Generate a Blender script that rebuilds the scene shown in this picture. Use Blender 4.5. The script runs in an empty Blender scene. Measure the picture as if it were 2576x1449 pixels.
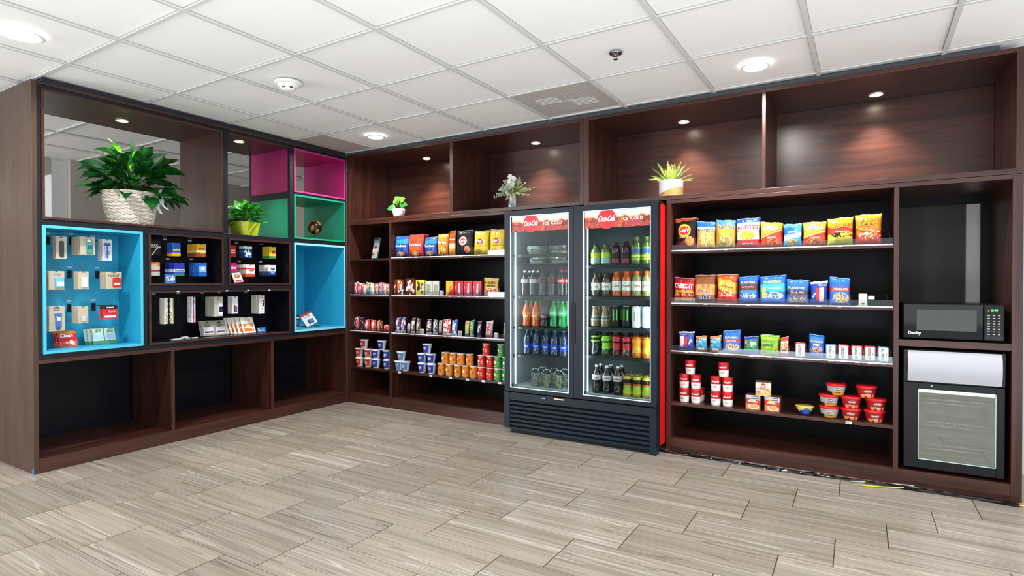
import bpy, bmesh, math, random
from mathutils import Vector, Matrix, noise as mnoise
random.seed(7)
PI = math.pi
scene = bpy.context.scene
COL = scene.collection

# ------------------------------------------------------------------ camera
CAM = Vector((4.2818, -3.9634, 1.165)); YAW, PITCH, ROLL, FPX = .54297, -.00905, -.00112, 1439.675
_fw = Vector((-math.sin(YAW)*math.cos(PITCH), math.cos(YAW)*math.cos(PITCH), math.sin(PITCH)))
_rt = Vector((math.cos(YAW), math.sin(YAW), 0)); _up = _rt.cross(_fw)
_r2 = _rt*math.cos(ROLL)+_up*math.sin(ROLL); _u2 = -_rt*math.sin(ROLL)+_up*math.cos(ROLL)
cd = bpy.data.cameras.new('camera'); cam = bpy.data.objects.new('camera', cd); COL.objects.link(cam)
cd.sensor_width = 36; cd.lens = 36*FPX/2576; cd.clip_start = .05; cd.clip_end = 60
M3 = Matrix((_r2, _u2, -_fw)).transposed()
cam.matrix_world = Matrix.Translation(CAM) @ M3.to_4x4()
scene.camera = cam
scene.view_settings.view_transform = 'Standard'; scene.view_settings.look = 'None'
scene.view_settings.exposure = 0.2; scene.view_settings.gamma = 1
scene.cycles.max_bounces = 7; scene.cycles.transparent_max_bounces = 24; scene.cycles.caustics_reflective = False

# ------------------------------------------------------------------ world + room lights
world = bpy.data.worlds.new('world'); scene.world = world; world.use_nodes = True
bg = world.node_tree.nodes['Background']; bg.inputs[0].default_value = (.93, .965, 1, 1); bg.inputs[1].default_value = .38
def area(name, loc, rot, sx, sy, power, color=(1, 1, 1)):
    l = bpy.data.lights.new(name, 'AREA'); l.shape = 'RECTANGLE'; l.size = sx; l.size_y = sy; l.energy = power; l.color = color
    o = bpy.data.objects.new(name, l); COL.objects.link(o); o.location = loc; o.rotation_euler = rot; return o
# unseen fill panels added behind and right of the camera, tinted like daylight
area('lobby_fill', (3.0, -8.6, 1.35), (math.radians(115), 0, 0), 9, 2.0, 38, (.92, .96, 1))
area('lobby_fill_side', (8.8, -3.0, 1.3), (math.radians(112), 0, math.radians(90)), 7, 1.9, 95, (.88, .94, 1))
# added up-facing fill near the floor behind the camera, brightens the ceiling
area('ceiling_fill', (5.6, -5.2, .04), (math.radians(180), 0, 0), 6.5, 4.0, 370, (.86, .93, 1))
# added fill that brightens the room behind the left shelving
area('rear_room_fill', (-1.6, -6.5, 1.4), (math.radians(95), 0, 0), 2.4, 1.8, 170, (.95, .97, 1))

# ------------------------------------------------------------------ pixel rays (photo pixels to points on a plane of the room)
def ray(u, v): return _fw+_r2*((u-1288)/FPX)-_u2*((v-724.5)/FPX)
def onz(u, v, z=0): d = ray(u, v); return CAM+d*((z-CAM.z)/d.z)
def ony(u, v, y=0): d = ray(u, v); return CAM+d*((y-CAM.y)/d.y)
def onx(u, v, x=0): d = ray(u, v); return CAM+d*((x-CAM.x)/d.x)

# ------------------------------------------------------------------ materials
def lin(c):
    if isinstance(c, str):
        c = c.lstrip('#'); c = tuple(int(c[i:i+2], 16)/255 for i in (0, 2, 4))
    return tuple((x/12.92 if x <= .04045 else ((x+.055)/1.055)**2.4) for x in c)+(1,)
_mats = {}
def nm(name):
    m = bpy.data.materials.new(name); m.use_nodes = True
    return m, m.node_tree.nodes, m.node_tree.links, m.node_tree.nodes['Principled BSDF']
def mat(c, rough=.45, metal=0, emit=0, coat=0, tr=0):
    key = (c, rough, metal, emit, coat, tr)
    if key in _mats: return _mats[key]
    m, N, L, b = nm('paint_'+str(c).strip('#'))
    nz = N.new('ShaderNodeTexNoise'); nz.inputs['Scale'].default_value = 60; nz.inputs['Detail'].default_value = 2
    mr = N.new('ShaderNodeMapRange'); mr.inputs[3].default_value = max(0, rough-.05); mr.inputs[4].default_value = min(1, rough+.07)
    L.new(nz.outputs[0], mr.inputs[0]); L.new(mr.outputs[0], b.inputs['Roughness'])
    if max(lin(c)[:3]) < .03 and not coat and not metal: b.inputs['Specular IOR Level'].default_value = .25
    b.inputs['Base Color'].default_value = lin(c); b.inputs['Metallic'].default_value = metal
    b.inputs['Coat Weight'].default_value = coat
    if tr: b.inputs['Transmission Weight'].default_value = tr
    if emit:
        b.inputs['Emission Color'].default_value = lin(c); b.inputs['Emission Strength'].default_value = emit
    _mats[key] = m; return m
def wood(axis, base=('#170a08', '#4c281e'), rough=.33, name='walnut'):
    key = ('wood', axis, base, rough)
    if key in _mats: return _mats[key]
    m, N, L, b = nm('%s_grain_%s' % (name, axis))
    tc = N.new('ShaderNodeTexCoord'); mp = N.new('ShaderNodeMapping')
    s = {'x': (1.2, 16, 16), 'y': (16, 1.2, 16), 'z': (16, 16, 1.2)}[axis]; mp.inputs['Scale'].default_value = s
    n1 = N.new('ShaderNodeTexNoise'); n1.inputs['Scale'].default_value = 1.1; n1.inputs['Detail'].default_value = 8; n1.inputs['Roughness'].default_value = .62; n1.inputs['Distortion'].default_value = .7
    n2 = N.new('ShaderNodeTexNoise'); n2.inputs['Scale'].default_value = 7; n2.inputs['Detail'].default_value = 4
    add = N.new('ShaderNodeMath'); add.operation = 'MULTIPLY_ADD'; add.inputs[1].default_value = .3
    cr = N.new('ShaderNodeValToRGB'); cr.color_ramp.elements[0].position = .36; cr.color_ramp.elements[1].position = .82
    cr.color_ramp.elements[0].color = lin(base[0]); cr.color_ramp.elements[1].color = lin(base[1])
    L.new(tc.outputs['Object'], mp.inputs[0]); L.new(mp.outputs[0], n1.inputs[0]); L.new(mp.outputs[0], n2.inputs[0])
    L.new(n2.outputs[0], add.inputs[0]); L.new(n1.outputs[0], add.inputs[2]); L.new(add.outputs[0], cr.inputs[0])
    L.new(cr.outputs[0], b.inputs['Base Color']); b.inputs['Roughness'].default_value = rough
    if name == 'dark_panel': b.inputs['Specular IOR Level'].default_value = .14
    _mats[key] = m; return m
def glassy(name, tint, fac=.12, rough=.02):
    key = ('glassy', name)
    if key in _mats: return _mats[key]
    m, N, L, b = nm(name); N.remove(b)
    t = N.new('ShaderNodeBsdfTransparent'); t.inputs[0].default_value = lin(tint)
    g = N.new('ShaderNodeBsdfGlossy'); g.inputs['Roughness'].default_value = rough
    lw = N.new('ShaderNodeLayerWeight'); lw.inputs[0].default_value = .5; pw = N.new('ShaderNodeMath'); pw.operation = 'POWER'; pw.inputs[1].default_value = 4
    mr = N.new('ShaderNodeMapRange'); mr.inputs[3].default_value = fac; mr.inputs[4].default_value = min(1, fac+.6)
    mx = N.new('ShaderNodeMixShader'); L.new(lw.outputs['Facing'], pw.inputs[0]); L.new(pw.outputs[0], mr.inputs[0]); L.new(mr.outputs[0], mx.inputs[0])
    L.new(t.outputs[0], mx.inputs[1]); L.new(g.outputs[0], mx.inputs[2]); L.new(mx.outputs[0], N['Material Output'].inputs[0])
    _mats[key] = m; return m
W_Z = wood('z'); W_X = wood('x'); W_Y = wood('y')
DK_X = wood('x', ('#020305', '#08090d'), .28, 'dark_panel'); DK_Y = wood('y', ('#07080c', '#14151b'), .28, 'dark_panel'); DK_Z = wood('z', ('#040508', '#0d0c10'), .3, 'dark_panel')  # bookcase backs: shade of the unlit lower bays put into the near-black colour
BLK = mat('#161a21', .38); CYAN = mat('#23a3c9', .45); CYANE = mat('#48b4cf', .45); MAG = mat('#a01463', .42); GRN = mat('#007d60', .42)
ACR = glassy('clear_acrylic', '#eef4f6', .05); GLS = glassy('cooler_glass', '#e6eeed', .004); FRG = glassy('fridge_glass', '#e6eae4', .24)
WHITE = '#f2f2f0'

# ------------------------------------------------------------------ mesh builder
_txt = {}
def text_mesh(s, bold=0.0, space=1.0):
    k = (s, bold, space)
    if k in _txt: return _txt[k]
    c = bpy.data.curves.new('t', 'FONT'); c.body = s; c.size = 1; c.resolution_u = 2; c.offset = bold; c.space_character = space
    o = bpy.data.objects.new('t', c); me = o.to_mesh()
    v = [(p.co.x, p.co.y) for p in me.vertices]; f = [tuple(q.vertices) for q in me.polygons]
    o.to_mesh_clear(); bpy.data.objects.remove(o); bpy.data.curves.remove(c)
    xs = [a[0] for a in v] or [0]; ys = [a[1] for a in v] or [0]
    _txt[k] = (v, f, min(xs), max(xs), min(ys), max(ys)); return _txt[k]
class MB:
    def __init__(s): s.v = []; s.f = []; s.mi = []; s.mats = []; s.sm = []
    def m(s, mt):
        if isinstance(mt, str): mt = mat(mt)
        if mt not in s.mats: s.mats.append(mt)
        return s.mats.index(mt)
    def add(s, vs, fs, mt, smooth=False):
        n = len(s.v); s.v += [tuple(p) for p in vs]; k = s.m(mt)
        for f in fs: s.f.append(tuple(i+n for i in f)); s.mi.append(k); s.sm.append(smooth)
        return s
    def box(s, x0, x1, y0, y1, z0, z1, mt):
        v = [(x0, y0, z0), (x1, y0, z0), (x1, y1, z0), (x0, y1, z0), (x0, y0, z1), (x1, y0, z1), (x1, y1, z1), (x0, y1, z1)]
        return s.add(v, [(0, 3, 2, 1), (4, 5, 6, 7), (0, 1, 5, 4), (1, 2, 6, 5), (2, 3, 7, 6), (3, 0, 4, 7)], mt)
    def rbox(s, x0, x1, y0, y1, z0, z1, r, mt, n=3, axis='y'):
        # box whose outline (seen along axis) has round corners
        if axis == 'y': a0, a1, b0, b1, c0, c1 = x0, x1, z0, z1, y0, y1; P = lambda a, b, c: (a, c, b)
        elif axis == 'z': a0, a1, b0, b1, c0, c1 = x0, x1, y0, y1, z0, z1; P = lambda a, b, c: (a, b, c)
        else: a0, a1, b0, b1, c0, c1 = y0, y1, z0, z1, x0, x1; P = lambda a, b, c: (c, a, b)
        o = []
        for cx, cy, st in ((a1-r, b1-r, 0), (a0+r, b1-r, 1), (a0+r, b0+r, 2), (a1-r, b0+r, 3)):
            for i in range(n+1):
                t = (st+i/n)*PI/2; o.append((cx+r*math.cos(t), cy+r*math.sin(t)))
        k = len(o); e = min(r*.4, abs(c1-c0)*.25)
        cx, cy = (a0+a1)/2, (b0+b1)/2
        def ring(c, g): return [P(cx+(p[0]-cx)*(1-g/max(1e-6, abs(a1-a0)/2)), cy+(p[1]-cy)*(1-g/max(1e-6, abs(b1-b0)/2)), c) for p in o]
        v = ring(c0, e)+ring(c0+e, 0)+ring(c1-e, 0)+ring(c1, e)
        f = [tuple(range(k)), tuple(reversed(range(3*k, 4*k)))]
        for q in range(3):
            for i in range(k): j = (i+1) % k; f.append((q*k+i, q*k+j, (q+1)*k+j, (q+1)*k+i))
        return s.add(v, f, mt)
    def grid(s, fn, nu, nv, cf, smooth=True, closeu=False):
        n = len(s.v); W = nu if closeu else nu+1
        for j in range(nv+1):
            for i in range(W): s.v.append(tuple(fn(i/nu, j/nv)))
        for j in range(nv):
            for i in range(nu):
                a = j*W+i; b = j*W+(i+1) % W if closeu else a+1; c = b+W; d = a+W
                s.f.append((n+a, n+b, n+c, n+d)); mt = cf((i+.5)/nu, (j+.5)/nv) if callable(cf) else cf
                s.mi.append(s.m(mt)); s.sm.append(smooth)
        return s
    def lathe(s, prof, seg, cf, cx=0, cy=0, cz=0, smooth=True, cap=True):
        # prof: (r, z[, material]); cf(theta, z) or material; theta 0 faces -y
        n = len(s.v)
        for p in prof:
            for i in range(seg):
                t = 2*PI*i/seg; s.v.append((cx+p[0]*math.sin(t), cy-p[0]*math.cos(t), cz+p[1]))
        for j in range(len(prof)-1):
            for i in range(seg):
                k = (i+1) % seg; s.f.append((n+j*seg+i, n+j*seg+k, n+(j+1)*seg+k, n+(j+1)*seg+i))
                pm = prof[j][2] if len(prof[j]) > 2 else None
                t = 2*PI*(i+.5)/seg; t = t-2*PI if t > PI else t
                mt = pm or (cf(t, (prof[j][1]+prof[j+1][1])/2) if callable(cf) else cf)
                s.mi.append(s.m(mt)); s.sm.append(smooth)
        if cap:
            for j, rv in ((0, True), (len(prof)-1, False)):
                if prof[j][0] > 1e-5:
                    q = [n+j*seg+i for i in range(seg)]; s.f.append(tuple(reversed(q)) if rv else tuple(q))
                    pm = prof[min(j, len(prof)-2)][2] if len(prof[min(j, len(prof)-2)]) > 2 else None
                    s.mi.append(s.m(pm or (cf(0, prof[j][1]) if callable(cf) else cf))); s.sm.append(False)
        return s
    def tube(s, pts, r, mt, seg=8, closed=False):
        n = len(s.v); P = [Vector(p) for p in pts]; K = len(P)
        R = r if isinstance(r, (list, tuple)) else [r]*K; up = Vector((.13, .21, .97)); pn = None
        for i, p in enumerate(P):
            t = (P[min(i+1, K-1)]-P[max(i-1, 0)])
            if t.length < 1e-9: t = Vector((0, 0, 1))
            t.normalize(); a = (pn-t*pn.dot(t)) if pn else t.cross(up)
            if a.length < 1e-5: a = t.cross(Vector((1, 0, 0)))
            a.normalize(); pn = a; b = t.cross(a)
            for k in range(seg): q = 2*PI*k/seg; s.v.append(tuple(p+(a*math.cos(q)+b*math.sin(q))*R[i]))
        m = s.m(mt)
        for i in range(K-1):
            for k in range(seg):
                l = (k+1) % seg; s.f.append((n+i*seg+k, n+i*seg+l, n+(i+1)*seg+l, n+(i+1)*seg+k)); s.mi.append(m); s.sm.append(True)
        s.f.append(tuple(n+k for k in reversed(range(seg)))); s.mi.append(m); s.sm.append(False)
        s.f.append(tuple(n+(K-1)*seg+k for k in range(seg))); s.mi.append(m); s.sm.append(False)
        return s
    def disc(s, cu, cv, ru, rv, mp, mt, eps=.0006, n=20):
        v = [mp(cu, cv, eps)]; f = []
        for q in (.5, 1):
            for i in range(n): t = 2*PI*i/n; v.append(mp(cu+ru*q*math.cos(t), cv+rv*q*math.sin(t), eps))
        for i in range(n):
            j = (i+1) % n; f.append((0, 1+i, 1+j)); f.append((1+i, 1+n+i, 1+n+j, 1+j))
        return s.add(v, f, mt, True)
    def patch(s, u0, u1, v0, v1, mp, mt, eps=.0006, nu=4, nv=2):
        return s.grid(lambda a, b: mp(u0+(u1-u0)*a, v0+(v1-v0)*b, eps), nu, nv, mt)
    def text(s, body, cu, cv, w, mp, mt, h=None, bold=0.0, shear=0.0, eps=.0012, space=1.0, rot=0.0, line=None):
        v, f, x0, x1, y0, y1 = text_mesh(body, bold, space)
        if not f: return s
        sc = w/(x1-x0); sh = (h/(y1-y0)) if h else sc
        def T(off, ee, vv):
            o = []
            for x, y in vv:
                a = (x-(x0+x1)/2)*sc+(y-(y0+y1)/2)*shear*sh; b = (y-(y0+y1)/2)*sh
                if rot: a, b = a*math.cos(rot)-b*math.sin(rot), a*math.sin(rot)+b*math.cos(rot)
                o.append(mp(cu+a, cv+b, ee))
            return o
        if line:
            v2, f2, *_ = text_mesh(body, bold+.045, space); s.add(T(0, eps*.6, v2), f2, line)
        return s.add(T(0, eps, v), f, mt)
    def xform(s, M, start=0):
        for i in range(start, len(s.v)): s.v[i] = tuple(M @ Vector(s.v[i]))
        return s
    def mesh(s, name):
        me = bpy.data.meshes.new(name); me.from_pydata(s.v, [], s.f)
        for mt in s.mats: me.materials.append(mt)
        me.polygons.foreach_set('material_index', s.mi); me.polygons.foreach_set('use_smooth', s.sm); me.update(); return me
    def build(s, name, parent=None, label=None, bevel=0):
        o = bpy.data.objects.new(name, s.mesh(name)); COL.objects.link(o)
        if parent: o.parent = parent
        if label: o['label'] = label
        if bevel:
            b = o.modifiers.new('edge', 'BEVEL'); b.width = bevel; b.segments = 2; b.limit_method = 'ANGLE'
        return o
def tag(o, label, cat, group=None):
    o['label'] = label; o['category'] = cat
    if group: o['group'] = group
    return o
def empty(name, loc=(0, 0, 0), rz=0):
    o = bpy.data.objects.new(name, None); COL.objects.link(o); o.location = loc; o.rotation_euler = (0, 0, rz); o.empty_display_size = .02; return o
def struct(o): o['kind'] = 'structure'; return o
def copy_tree(o, parent=None):
    c = o.copy(); COL.objects.link(c); c.parent = parent
    for k in ('label', 'group'):
        if parent is None and k in c: del c[k]
    for ch in list(o.children): copy_tree(ch, c)
    return c
_proto = {}
def place(key, builder, loc, rz, label, cat, group=None, rx=0, ry=0, s=None):
    """first use builds the thing, later uses copy it and each of its parts"""
    if key not in _proto: o = builder(); _proto[key] = o
    else: o = copy_tree(_proto[key])
    o.location = loc; o.rotation_euler = (rx, ry, rz)
    if s: o.scale = s
    tag(o, label, cat, group); return o
ORD = ['first', 'second', 'third', 'fourth', 'fifth', 'sixth', 'seventh', 'eighth', 'ninth', 'tenth', 'eleventh', 'twelfth', 'thirteenth', 'fourteenth']

# ================================================================== ROOM
HC = 2.43
# floor: 12x24 inch striated tiles laid in a third-stagger bond
def floor_mat():
    m, N, L, b = nm('striated_floor_tile')
    def math_(op, *a):
        n = N.new('ShaderNodeMath'); n.operation = op
        for i, x in enumerate(a):
            if isinstance(x, (int, float)): n.inputs[i].default_value = x
            else: L.new(x, n.inputs[i])
        return n.outputs[0]
    tc = N.new('ShaderNodeTexCoord'); sp = N.new('ShaderNodeSeparateXYZ'); L.new(tc.outputs['Object'], sp.inputs[0])
    X, Y = sp.outputs[0], sp.outputs[1]
    r = math_('DIVIDE', math_('SUBTRACT', -.072, Y), .3045); row = math_('FLOOR', r); fr = math_('SUBTRACT', r, row)
    c = math_('DIVIDE', math_('ADD', math_('SUBTRACT', X, 3.59), math_('MULTIPLY', row, .2035)), .6105); col = math_('FLOOR', c); fc = math_('SUBTRACT', c, col)
    dx = math_('MULTIPLY', math_('MINIMUM', fc, math_('SUBTRACT', 1, fc)), .6105); dy = math_('MULTIPLY', math_('MINIMUM', fr, math_('SUBTRACT', 1, fr)), .3045)
    jx = math_('LESS_THAN', dx, .0024); jy = math_('LESS_THAN', dy, .0015)
    cb = N.new('ShaderNodeCombineXYZ'); L.new(col, cb.inputs[0]); L.new(row, cb.inputs[1])
    wn = N.new('ShaderNodeTexWhiteNoise'); wn.noise_dimensions = '3D'; L.new(cb.outputs[0], wn.inputs[0])
    cb2 = N.new('ShaderNodeCombineXYZ')
    L.new(math_('ADD', math_('MULTIPLY', X, .28), math_('MULTIPLY', wn.outputs[0], 37)), cb2.inputs[0])
    L.new(math_('ADD', math_('MULTIPLY', Y, 15), math_('MULTIPLY', wn.outputs[0], 91)), cb2.inputs[1])
    n1 = N.new('ShaderNodeTexNoise'); n1.inputs['Scale'].default_value = 1; n1.inputs['Detail'].default_value = 5; n1.inputs['Roughness'].default_value = .55; n1.inputs['Distortion'].default_value = 0; L.new(cb2.outputs[0], n1.inputs[0])
    cr = N.new('ShaderNodeValToRGB'); E = cr.color_ramp.elements; E[0].position = .25; E[0].color = lin('#787164'); E[1].position = .78; E[1].color = lin('#b4aea2')
    for p, q in ((.42, '#8a8275'), (.5, '#989085'), (.56, '#81796d'), (.64, '#9f988d')): e = E.new(p); e.color = lin(q)
    L.new(n1.outputs[0], cr.inputs[0])
    # thin pale and dark veins
    cb3 = N.new('ShaderNodeCombineXYZ'); L.new(math_('ADD', math_('MULTIPLY', X, .45), math_('MULTIPLY', wn.outputs[0], 17)), cb3.inputs[0]); L.new(math_('ADD', math_('MULTIPLY', Y, 13), math_('MULTIPLY', wn.outputs[0], 53)), cb3.inputs[1])
    n2 = N.new('ShaderNodeTexNoise'); n2.inputs['Scale'].default_value = 1; n2.inputs['Detail'].default_value = 2; L.new(cb3.outputs[0], n2.inputs[0])
    vd = math_('MULTIPLY', math_('LESS_THAN', math_('ABSOLUTE', math_('SUBTRACT', n2.outputs[0], .42)), .007), .55)
    vd = math_('MAXIMUM', vd, math_('MULTIPLY', math_('LESS_THAN', math_('ABSOLUTE', math_('SUBTRACT', n2.outputs[0], .52)), .006), .38))
    vl = math_('MULTIPLY', math_('LESS_THAN', math_('ABSOLUTE', math_('SUBTRACT', n2.outputs[0], .62)), .008), .5)
    def mix(fac, a, bcol):
        x = N.new('ShaderNodeMix'); x.data_type = 'RGBA'; L.new(fac, x.inputs[0]); L.new(a, x.inputs[6])
        if isinstance(bcol, str): x.inputs[7].default_value = lin(bcol)
        else: L.new(bcol, x.inputs[7])
        return x.outputs[2]
    o = mix(vd, cr.outputs[0], '#5d5447'); o = mix(vl, o, '#bdb9b1')
    hs = N.new('ShaderNodeHueSaturation'); L.new(o, hs.inputs['Color']); L.new(math_('ADD', .88, math_('MULTIPLY', wn.outputs[0], .22)), hs.inputs['Value'])
    o = mix(jy, hs.outputs[0], '#5d5345'); o = mix(jx, o, '#453a2c')
    L.new(o, b.inputs['Base Color']); b.inputs['Roughness'].default_value = .29
    bp = N.new('ShaderNodeBump'); bp.inputs['Strength'].default_value = .25; bp.inputs['Distance'].default_value = .002
    L.new(math_('SUBTRACT', 1, math_('MAXIMUM', jx, jy)), bp.inputs['Height']); L.new(bp.outputs[0], b.inputs['Normal'])
    return m
b = MB(); b.box(-6, 9, -9, 2, -.05, 0, floor_mat()); struct(b.build('floor'))
# ceiling: 2 ft lay-in tiles on a tee grid
def ceil_mat():
    m, N, L, b = nm('mineral_ceiling_tile')
    n = N.new('ShaderNodeTexNoise'); n.inputs['Scale'].default_value = 220; n.inputs['Detail'].default_value = 3
    cr = N.new('ShaderNodeValToRGB'); cr.color_ramp.elements[0].color = lin('#e9e9e9'); cr.color_ramp.elements[1].color = lin('#f6f6f6')
    tc = N.new('ShaderNodeTexCoord'); L.new(tc.outputs['Object'], n.inputs[0]); L.new(n.outputs[0], cr.inputs[0]); L.new(cr.outputs[0], b.inputs['Base Color'])
    bp = N.new('ShaderNodeBump'); bp.inputs['Strength'].default_value = .12; bp.inputs['Distance'].default_value = .002; L.new(n.outputs[0], bp.inputs['Height']); L.new(bp.outputs[0], b.inputs['Normal'])
    b.inputs['Roughness'].default_value = .9; return m
CT = .6146; GX, GY, GA = .380, -.6055, -.0103
def cg(i, j): a, c = i*CT, -j*CT; return (GX+math.cos(GA)*a-math.sin(GA)*c, GY+math.sin(GA)*a+math.cos(GA)*c)
b = MB(); b.box(-6, 9, -9, 2, HC+.012, HC+.06, ceil_mat())
tee = mat('#d0d0ce', .5); seam = mat('#a9a8a5', .6)
for i in range(-10, 14):
    p, q = cg(i, -4), cg(i, 14)
    for w, z0, mt in ((.0115, HC, tee), (.0145, HC+.0075, seam)):
        b.add([(p[0]-w, p[1], z0), (p[0]+w, p[1], z0), (q[0]+w, q[1], z0), (q[0]-w, q[1], z0), (p[0]-w, p[1], HC+.013), (p[0]+w, p[1], HC+.013), (q[0]+w, q[1], HC+.013), (q[0]-w, q[1], HC+.013)], [(0, 1, 2, 3), (0, 1, 5, 4), (1, 2, 6, 5), (2, 3, 7, 6), (3, 0, 4, 7)], mt)
for j in range(-4, 14):
    p, q = cg(-10, j), cg(14, j); w = .0085
    for w, z0, mt in ((.0085, HC+.001, tee), (.0115, HC+.008, seam)):
        b.add([(p[0], p[1]-w, z0), (p[0], p[1]+w, z0), (q[0], q[1]+w, z0), (q[0], q[1]-w, z0), (p[0], p[1]-w, HC+.013), (p[0], p[1]+w, HC+.013), (q[0], q[1]+w, HC+.013), (q[0], q[1]-w, HC+.013)], [(0, 1, 2, 3), (0, 1, 5, 4), (1, 2, 6, 5), (2, 3, 7, 6), (3, 0, 4, 7)], mt)
struct(b.build('ceiling'))
# walls
grey = mat('#a39c92', .8); lite = mat('#c4c6c6', .8); dgrey = mat('#6b6c6c', .8); pale = mat('#d6d8d6', .8)
b = MB(); b.box(-6, 1.2, .78, .88, 0, HC+.01, grey); struct(b.build('wall_back'))
b = MB(); b.box(1.2, 9, .78, .88, 0, HC+.01, mat('#4c4b49', .8)); struct(b.build('wall_back'))  # darker grey than the rest of this wall: shade behind the unit painted in
b = MB(); b.box(-2.78, -2.66, -1.26, .78, 0, HC+.01, grey); struct(b.build('wall_left'))
b = MB(); b.box(-2.98, -2.72, -1.40, -1.262, 0, HC+.01, lite); struct(b.build('trim_1'))
b = MB(); b.box(-3.3, -2.72, -4.2, -1.402, 2.27, HC+.01, grey); b.box(-3.3, -3.2, -4.2, -1.402, 0, 1.83, grey); b.box(-3.3, -3.2, -4.2, -3.4, 1.83, 2.27, grey); struct(b.build('wall_left_window_side'))
b = MB(); b.box(-3.27, -3.25, -3.4, -1.402, 1.83, 2.27, mat('#f4f1e6', .5, emit=.9)); struct(b.build('window_1'))
b = MB(); b.box(5.06, 9, .60, .775, 0, HC+.01, pale); struct(b.build('wall_back_right'))
b = MB(); b.box(8.9, 9, -9, .6, 0, .35, pale); b.box(8.9, 9, -9, .6, 2.25, HC+.01, pale); struct(b.build('wall_right'))

# ================================================================== SHELVING
def panel_unit(name, label, cat='shelving unit'):
    r = empty(name); tag(r, label, cat); return r
G = .0008
# ---- lower bookcase left of cooler
D = .60
u1 = panel_unit('bookcase', 'dark walnut bookcase with two bays, between the corner and the drinks cooler')
def part(u, nm_, x0, x1, y0, y1, z0, z1, mt, label=None): MBx = MB(); MBx.box(x0, x1, y0, y1, z0, z1, mt); return MBx.build(nm_, u, label, bevel=.0012)
SL = (1.396, 1.050, .702, .353)
SR = (1.384, 1.022, .693, .336)
part(u1, 'side_panel', .004, .044, 0, D, 0, 1.748, W_Z); part(u1, 'side_panel', 1.862, 1.89, 0, D, 0, 1.748, W_Z)
part(u1, 'divider', .557, .582, .001, D-.02, .1005, 1.723, W_Z)
part(u1, 'top_panel', .0445, 1.8615, 0, D, 1.7235, 1.748, W_X)
part(u1, 'bottom_panel', .0445, 1.8615, .018, D-.02, .08, .100, W_X); part(u1, 'kick_board', .0445, 1.8615, 0, .0175, 0, .100, W_X)
part(u1, 'back_panel', .0445, 1.8615, D-.0195, D, .0, 1.723, DK_X, 'back panel with shade painted near black')
for z in SL:
    part(u1, 'shelf', .0445, .5565, .001, D-.02, z-.019, z, W_X); part(u1, 'shelf', .5825, 1.8615, .001, D-.02, z-.019, z, W_X)
# ---- lower bookcase right of cooler
u2 = panel_unit('bookcase', 'dark walnut bookcase with open shelves and appliance bay, right of the drinks cooler')
part(u2, 'side_panel', 3.144, 3.177, 0, D, 0, 1.736, W_Z); part(u2, 'side_panel', 4.984, 5.029, 0, D, 0, 1.736, W_Z)
part(u2, 'divider', 4.462, 4.486, .001, D-.02, .0905, 1.711, W_Z)
part(u2, 'top_panel', 3.1775, 4.9835, 0, D, 1.7115, 1.736, W_X)
part(u2, 'bottom_panel', 3.1775, 4.9835, .018, D-.02, .07, .090, W_X); part(u2, 'kick_board', 3.1775, 4.9835, 0, .0175, 0, .090, W_X)
part(u2, 'back_panel', 3.1775, 4.474, D-.0195, D, 0, 1.711, DK_X, 'back panel with shade painted near black')
bb = MB(); bb.box(4.4745, 4.9835, D-.0195, D, 0, .80, DK_X); bb.box(4.4745, 4.9835, D-.0195, D, 1.655, 1.711, DK_X); bb.box(4.935, 4.9835, D-.0195, D, .80, 1.655, DK_Z); bb.build('back_panel', u2, 'back panel with shade painted near black and a cut-out opening')
for z in SR: part(u2, 'shelf', 3.1775, 4.4615, .001, D-.02, z-.019, z, W_X)
part(u2, 'shelf', 4.4865, 4.9835, .001, D-.02, .800, .838, W_X)
b = MB(); b.box(4.88, 4.99, .705, .779, 0, HC, mat('#c9c9c9', .8)); struct(b.build('wall_lit_strip'))  # pale upright: light falling on the back wall painted as a lighter strip
# ---- upper hutches
def hutch(x0, x1, divs, label, z0, z1=2.402):
    u = panel_unit('wall_hutch', label); t = .028
    part(u, 'side_panel', x0, x0+.04, 0, D, z0, z1, W_Z); part(u, 'side_panel', x1-.032, x1, 0, D, z0, z1, W_Z)
    part(u, 'top_panel', x0+.0405, x1-.0325, 0, D, z1-.024, z1, W_X); part(u, 'bottom_panel', x0+.0405, x1-.0325, 0, D, z0, z0+t, W_X)
    part(u, 'back_panel', x0+.0405, x1-.0325, D-.019, D, z0+t+G, z1-.0245, W_X)
    for a, c in divs: part(u, 'divider', a, c, .001, D-.0195, z0+t+G, z1-.0245, W_Z)
    return u
hutch(.004, 2.520, [(1.262, 1.296)], 'left open walnut hutch above the shelves, holding two small potted plants', 1.750)
hutch(2.5215, 5.029, [(3.757, 3.779)], 'right open walnut hutch above the shelves, holding the fern', 1.738)
# scribe strip between hutches and ceiling, its grey painting the shadow gap
b = MB(); b.box(.004, 4.93, .012, .03, 2.4025, HC, mat('#3a4046', .6)); struct(b.build('trim_3'))
b = MB(); b.box(-.02, -.004, -2.44, -.002, 2.4025, HC, mat('#24272d', .6)); struct(b.build('trim_4'))  # dark strip painting the soft shadow above the left unit

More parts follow.
